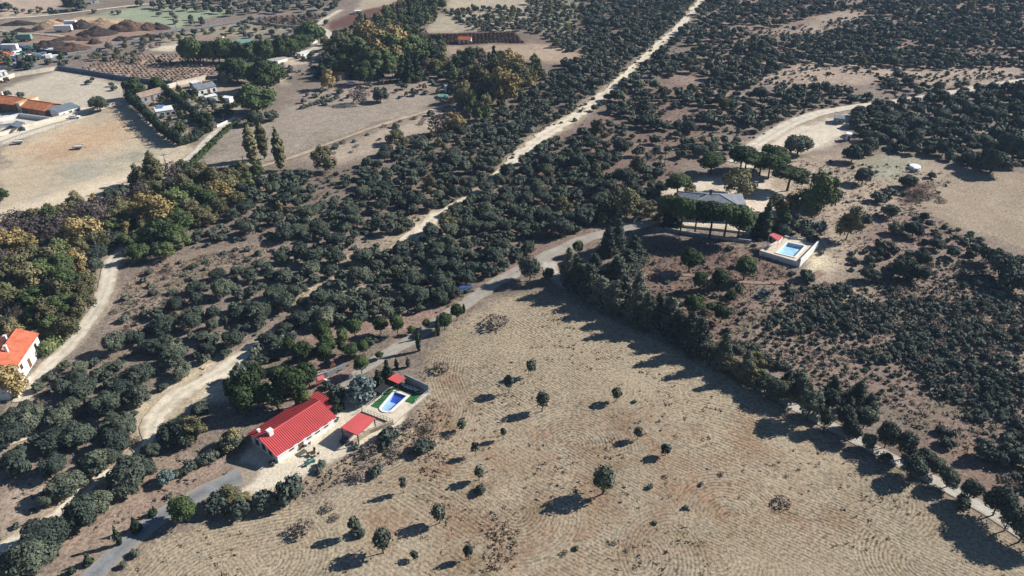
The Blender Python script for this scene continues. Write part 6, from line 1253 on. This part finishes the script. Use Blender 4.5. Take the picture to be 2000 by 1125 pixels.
for it in keep:
    k = it["kind"]; V = VAR[k]; i = cnt.get(k, 0); cnt[k] = i+1; R = random.Random(int(it["x"]*131+it["y"]*17)); cm, tmesh, fm, _ = V[R.randrange(len(V))]; s = it["w"]/KIND[k][1]; sc = (s*R.uniform(.82,1.18), s*R.uniform(.82,1.18), s*it["hs"]*R.uniform(.94,1.06)); rz = R.uniform(0, 6.28); z = float(hz(it["x"], it["y"]))-.05
    nm = NAMEOF.get(k, k); kn, cat, look = KN[k]
    if k == "agave":
        one(nm, agave_mesh(np.random.RandomState(i)), None, it["label"], cat, (it["x"], it["y"], z), rz, "agave clumps", sc); continue
    if it["size"] > 26 and k not in ("shrub", "dry_bush"):
        r = thing(nm, it["label"], cat, (it["x"], it["y"], z), rz, GROUPN[k]); r.scale = sc
        for n_, me in (("crown", cm), ("trunk", tmesh)):
            o = bpy.data.objects.new(n_, me); COL.objects.link(o); o.parent = r
    else:
        one(nm, cm if (k in ("shrub", "dry_bush") and it["size"] > 14) else fm, None, it["label"], cat, (it["x"], it["y"], z), rz, GROUPN[k], sc)
STL = {"holm_oak": ("holm_oak_woodland", "far holm oaks closing up into dark evergreen woodland"), "shrub": ("scrub_cover", "smaller scrub bushes filling the gaps on the slopes"), "golden_tree": ("autumn_wood", "far autumn trees"), "deciduous_tree": ("broadleaf_wood", "far green trees")}
for k, l in stuff.items():
    vs, qs, ts, nv = [], [], [], 0
    for it in l:
        R = random.Random(int(it["x"]*131+it["y"]*17)); v, q, t = VAR[k][R.randrange(len(VAR[k]))][3]; s = it["w"]/KIND[k][1]; a = R.uniform(0, 6.28); c, sn = math.cos(a)*s, math.sin(a)*s; z = float(hz(it["x"], it["y"]))-.05
        w = np.stack([v[:, 0]*c-v[:, 1]*sn+it["x"], v[:, 0]*sn+v[:, 1]*c+it["y"], v[:, 2]*s*it["hs"]+z], 1); vs.append(w); qs.append(q+nv); ts.append(t+nv); nv += len(v)
    nm, lab = STL.get(k, (k+"_cover", "far "+KN[k][0]+" cover"))
    o = bpy.data.objects.new(nm, mesh_np(nm, np.concatenate(vs), np.concatenate(qs), np.concatenate(ts), [KIND[k][5]])); COL.objects.link(o); tag(o, lab, "woodland" if "wood" in nm else "scrub", None, "stuff")
print("plants", {k: sum(1 for i in ITEMS if i["kind"] == k) for k in KIND}, "stuff", {k: len(v) for k, v in stuff.items()})

# --- vineyard: single vines in rows, and the vine rows further off
wv_ = wpoly([(152,139),(248,108),(360,110),(442,136),(406,157),(330,164)]); a = np.array(wv_); R = np.random.RandomState(3); d0 = (P(330,165)-P(408,156))[:2]; ang = math.atan2(*(P(260,160)-P(330,112))[:2][::-1]); vx = []
for i in range(-60, 60):
    for j in range(-90, 90):
        x = a[:, 0].mean()+i*3.2*math.cos(ang)-j*2.1*math.sin(ang); y = a[:, 1].mean()+i*3.2*math.sin(ang)+j*2.1*math.cos(ang); vx.append((x+R.uniform(-.2,.2), y+R.uniform(-.2,.2)))
vx = np.array(vx); vx = vx[inpoly(vx[:, 0], vx[:, 1], wv_)]; vx = vx[R.rand(len(vx)) < .8]
vb = []
for i in range(4):
    R = np.random.RandomState(70+i); v, q, t = crown_arrays(R, [(0,0,.75,.35,.35,.35),(.25,.1,.85,.25,.25,.25),(-.2,-.15,.8,.28,.28,.25)], 46, .17, .7, .9, -.9, .3); st = MB(); st.tube([(0,0,-.2),(0,0,.6)], [.06,.05], 5); vb.append((np.concatenate([v, np.array(st.v)]), np.concatenate([q, np.array(st.f[:5])+len(v)]), t))
vine_me = [mesh_np("vine", v, q, t, ["brown_twig"]) for v, q, t in vb]
order = np.argsort(vx[:, 1]); near = order[:300]; far = order[300:]
for n_, i in enumerate(near):
    one("vine", vine_me[n_ % 4], None, "small brown vine among the rows of the walled vineyard plot", "vine", (vx[i, 0], vx[i, 1], float(hz(*vx[i]))), n_*.7, "vines in the walled vineyard", 1.15)
def merged(nm, pts, base, m, lab, cat, sc=1.0):
    vs, qs, ts, nv = [], [], [], 0
    for n_, (x, y) in enumerate(pts):
        v, q, t = base[n_ % len(base)]; aa = n_*1.7; c, s = math.cos(aa)*sc, math.sin(aa)*sc; vs.append(np.stack([v[:, 0]*c-v[:, 1]*s+x, v[:, 0]*s+v[:, 1]*c+y, v[:, 2]*sc+float(hz(x, y))], 1)); qs.append(q+nv); ts.append(t+nv); nv += len(v)
    o = bpy.data.objects.new(nm, mesh_np(nm, np.concatenate(vs), np.concatenate(qs), np.concatenate(ts), [m])); COL.objects.link(o); tag(o, lab, cat, None, "stuff")
if len(far): merged("vine_rows", vx[far], vb, "brown_twig", "further vines of the walled vineyard plot", "vines", 1.15)
def rows(poly, dx, dy, ang, seed):
    w = wpoly(poly); a = np.array(w); R = np.random.RandomState(seed); g = []
    for i in range(-80, 80):
        for j in range(-80, 80):
            g.append((a[:, 0].mean()+i*dx*math.cos(ang)-j*dy*math.sin(ang)+R.uniform(-.3,.3), a[:, 1].mean()+i*dx*math.sin(ang)+j*dy*math.cos(ang)+R.uniform(-.3,.3)))
    g = np.array(g); return g[inpoly(g[:, 0], g[:, 1], w)]
merged("vine_rows", rows([(505,36),(622,28),(616,50),(510,55)], 3.4, 2.4, .3, 5), vb, "brown_twig", "vines in the reddish far plot above the blue-grey roofed house", "vines", 1.2)
merged("plough_clods", rows([(814,68),(1004,64),(1022,84),(870,87)], 2.2, 1.5, .05, 6), [crown_arrays(np.random.RandomState(8+i), [(0,0,.1,.7,.5,.35)], 14, .3, .8, .7, -.2, .2) for i in range(3)], "soil_dark", "rough clods of the dark red ploughed strip", "soil")
# --- dry weeds and tufts: nobody could count them
def tufts(nm, poly_list, n, m, size, lab, seed, road=True):
    R = np.random.RandomState(seed); out = []
    for (pp, share, cl, cm_) in poly_list:
        w = wpoly(pp); a = np.array(w); x = R.uniform(a[:, 0].min(), a[:, 0].max(), int(n*share)); y = R.uniform(a[:, 1].min(), a[:, 1].max(), int(n*share)); ok = inpoly(x, y, w)
        if cl: ok &= fnoise(x, y, cl, seed, 3) > cm_
        for r in ROADALL:
            b = (r[:, 0].min()-6, r[:, 0].max()+6, r[:, 1].min()-6, r[:, 1].max()+6); sel = np.where(ok & (x > b[0]) & (x < b[1]) & (y > b[2]) & (y < b[3]))[0]
            if len(sel): s = r[::3]; d = np.sqrt((x[sel][:, None]-s[None, :, 0])**2+(y[sel][:, None]-s[None, :, 1])**2)-s[None, :, 2]/2; ok[sel] &= d.min(1) > .1
        out.append(np.stack([x[ok], y[ok]], 1))
    p = np.concatenate(out); z = hz(p[:, 0], p[:, 1]); k = 6; N = len(p)*k; c = np.repeat(np.column_stack([p, z]), k, 0); s = (size*(.5+R.rand(len(p))))[:, None].repeat(k, 1).ravel()
    o = R.normal(size=(N, 3))*(s*.55)[:, None]; o[:, 2] = np.abs(o[:, 2])*.7+.06; c = c+o; nn = R.normal(size=(N, 3))+(0, 0, .9); nn /= np.linalg.norm(nn, axis=1)[:, None]; u = np.cross(nn, R.normal(size=(N, 3))); u /= np.linalg.norm(u, axis=1)[:, None]; v = np.cross(nn, u); h = (s*.42)[:, None]
    V = np.stack([c-u*h-v*h*.7, c+u*h-v*h*.7, c+u*h*.8+v*h*.7, c-u*h*.8+v*h*.7], 1).reshape(-1, 3); ob = bpy.data.objects.new(nm, mesh_np(nm, V, np.arange(len(V)).reshape(-1, 4), mats=[m])); COL.objects.link(ob); tag(ob, lab, "weeds", None, "stuff")
SLOPE = [(225,700),(240,560),(300,516),(520,476),(565,492),(400,562),(290,642),(120,740)]
tufts("dry_weeds", [(SCR, 2.0, None, 0), (SLOPE, 1.0, None, 0), (WOODA, 2, None, 0), (WOODB, 2.6, None, 0), ([(1250,470),(1480,478),(1565,545),(1490,622),(1400,690),(1220,555)], .6, None, 0), ([(470,985),(610,935),(720,865),(850,800),(850,880),(740,915),(610,970)], .35, None, 0), ([(1500,310),(1880,330),(1800,400),(2000,545),(1660,560)], .8, None, 0)], 2000, "dry_weed", .30, "dry straw-coloured weeds on the slopes", 61)
tufts("grey_weeds", [(SCR, 2.4, 9, .36), (SLOPE, .8, 8, .45), (WOODA, 2.4, 12, .45), (WOODB, 3.0, 12, .45), ([(0,940),(240,882),(440,880),(470,925),(330,1000),(170,1125),(0,1125)], .12, 8, .5), ([(1250,470),(1480,478),(1565,545),(1490,622),(1400,690),(1220,555)], .5, None, 0), ([(1500,310),(1880,330),(1800,400),(2000,545),(1660,560)], .7, 9, .5), ([(470,985),(610,935),(720,865),(850,800),(850,880),(740,915),(610,970)], .25, None, 0)], 2200, "grey_weed", .36, "grey-green low weeds and heather on the slopes", 62)
tufts("field_weeds", [(MOWN, .8, 12, .52), ([(820,760),(880,800),(880,900),(840,960),(800,880)], .06, None, 0), ([(960,1000),(1010,1040),(1010,1110),(940,1120)], .05, None, 0)], 4200, "rust_weed", .26, "rusty and straw weeds left standing in the mown field", 63)

# ------------------------------------------------------------------ the air between the drone and the far fields
hzm = bpy.data.materials.new("air"); hzm.use_nodes = True; hn = hzm.node_tree; hn.nodes.clear()
ho = hn.nodes.new("ShaderNodeOutputMaterial"); hv = hn.nodes.new("ShaderNodeVolumePrincipled"); hv.inputs["Color"].default_value = (0.50, 0.70, 1.0, 1); hv.inputs["Density"].default_value = 0.00011; hv.inputs["Anisotropy"].default_value = 0.0
hn.links.new(hv.outputs[0], ho.inputs["Volume"])
hb = MB(); hb.box(-8800, 8800, -600, 9000, -12, 112); ho_ = bpy.data.objects.new("haze", hb.mesh("haze", hzm)); COL.objects.link(ho_); ho_["kind"] = "stuff"; ho_["label"] = "thin blue haze over the valley"
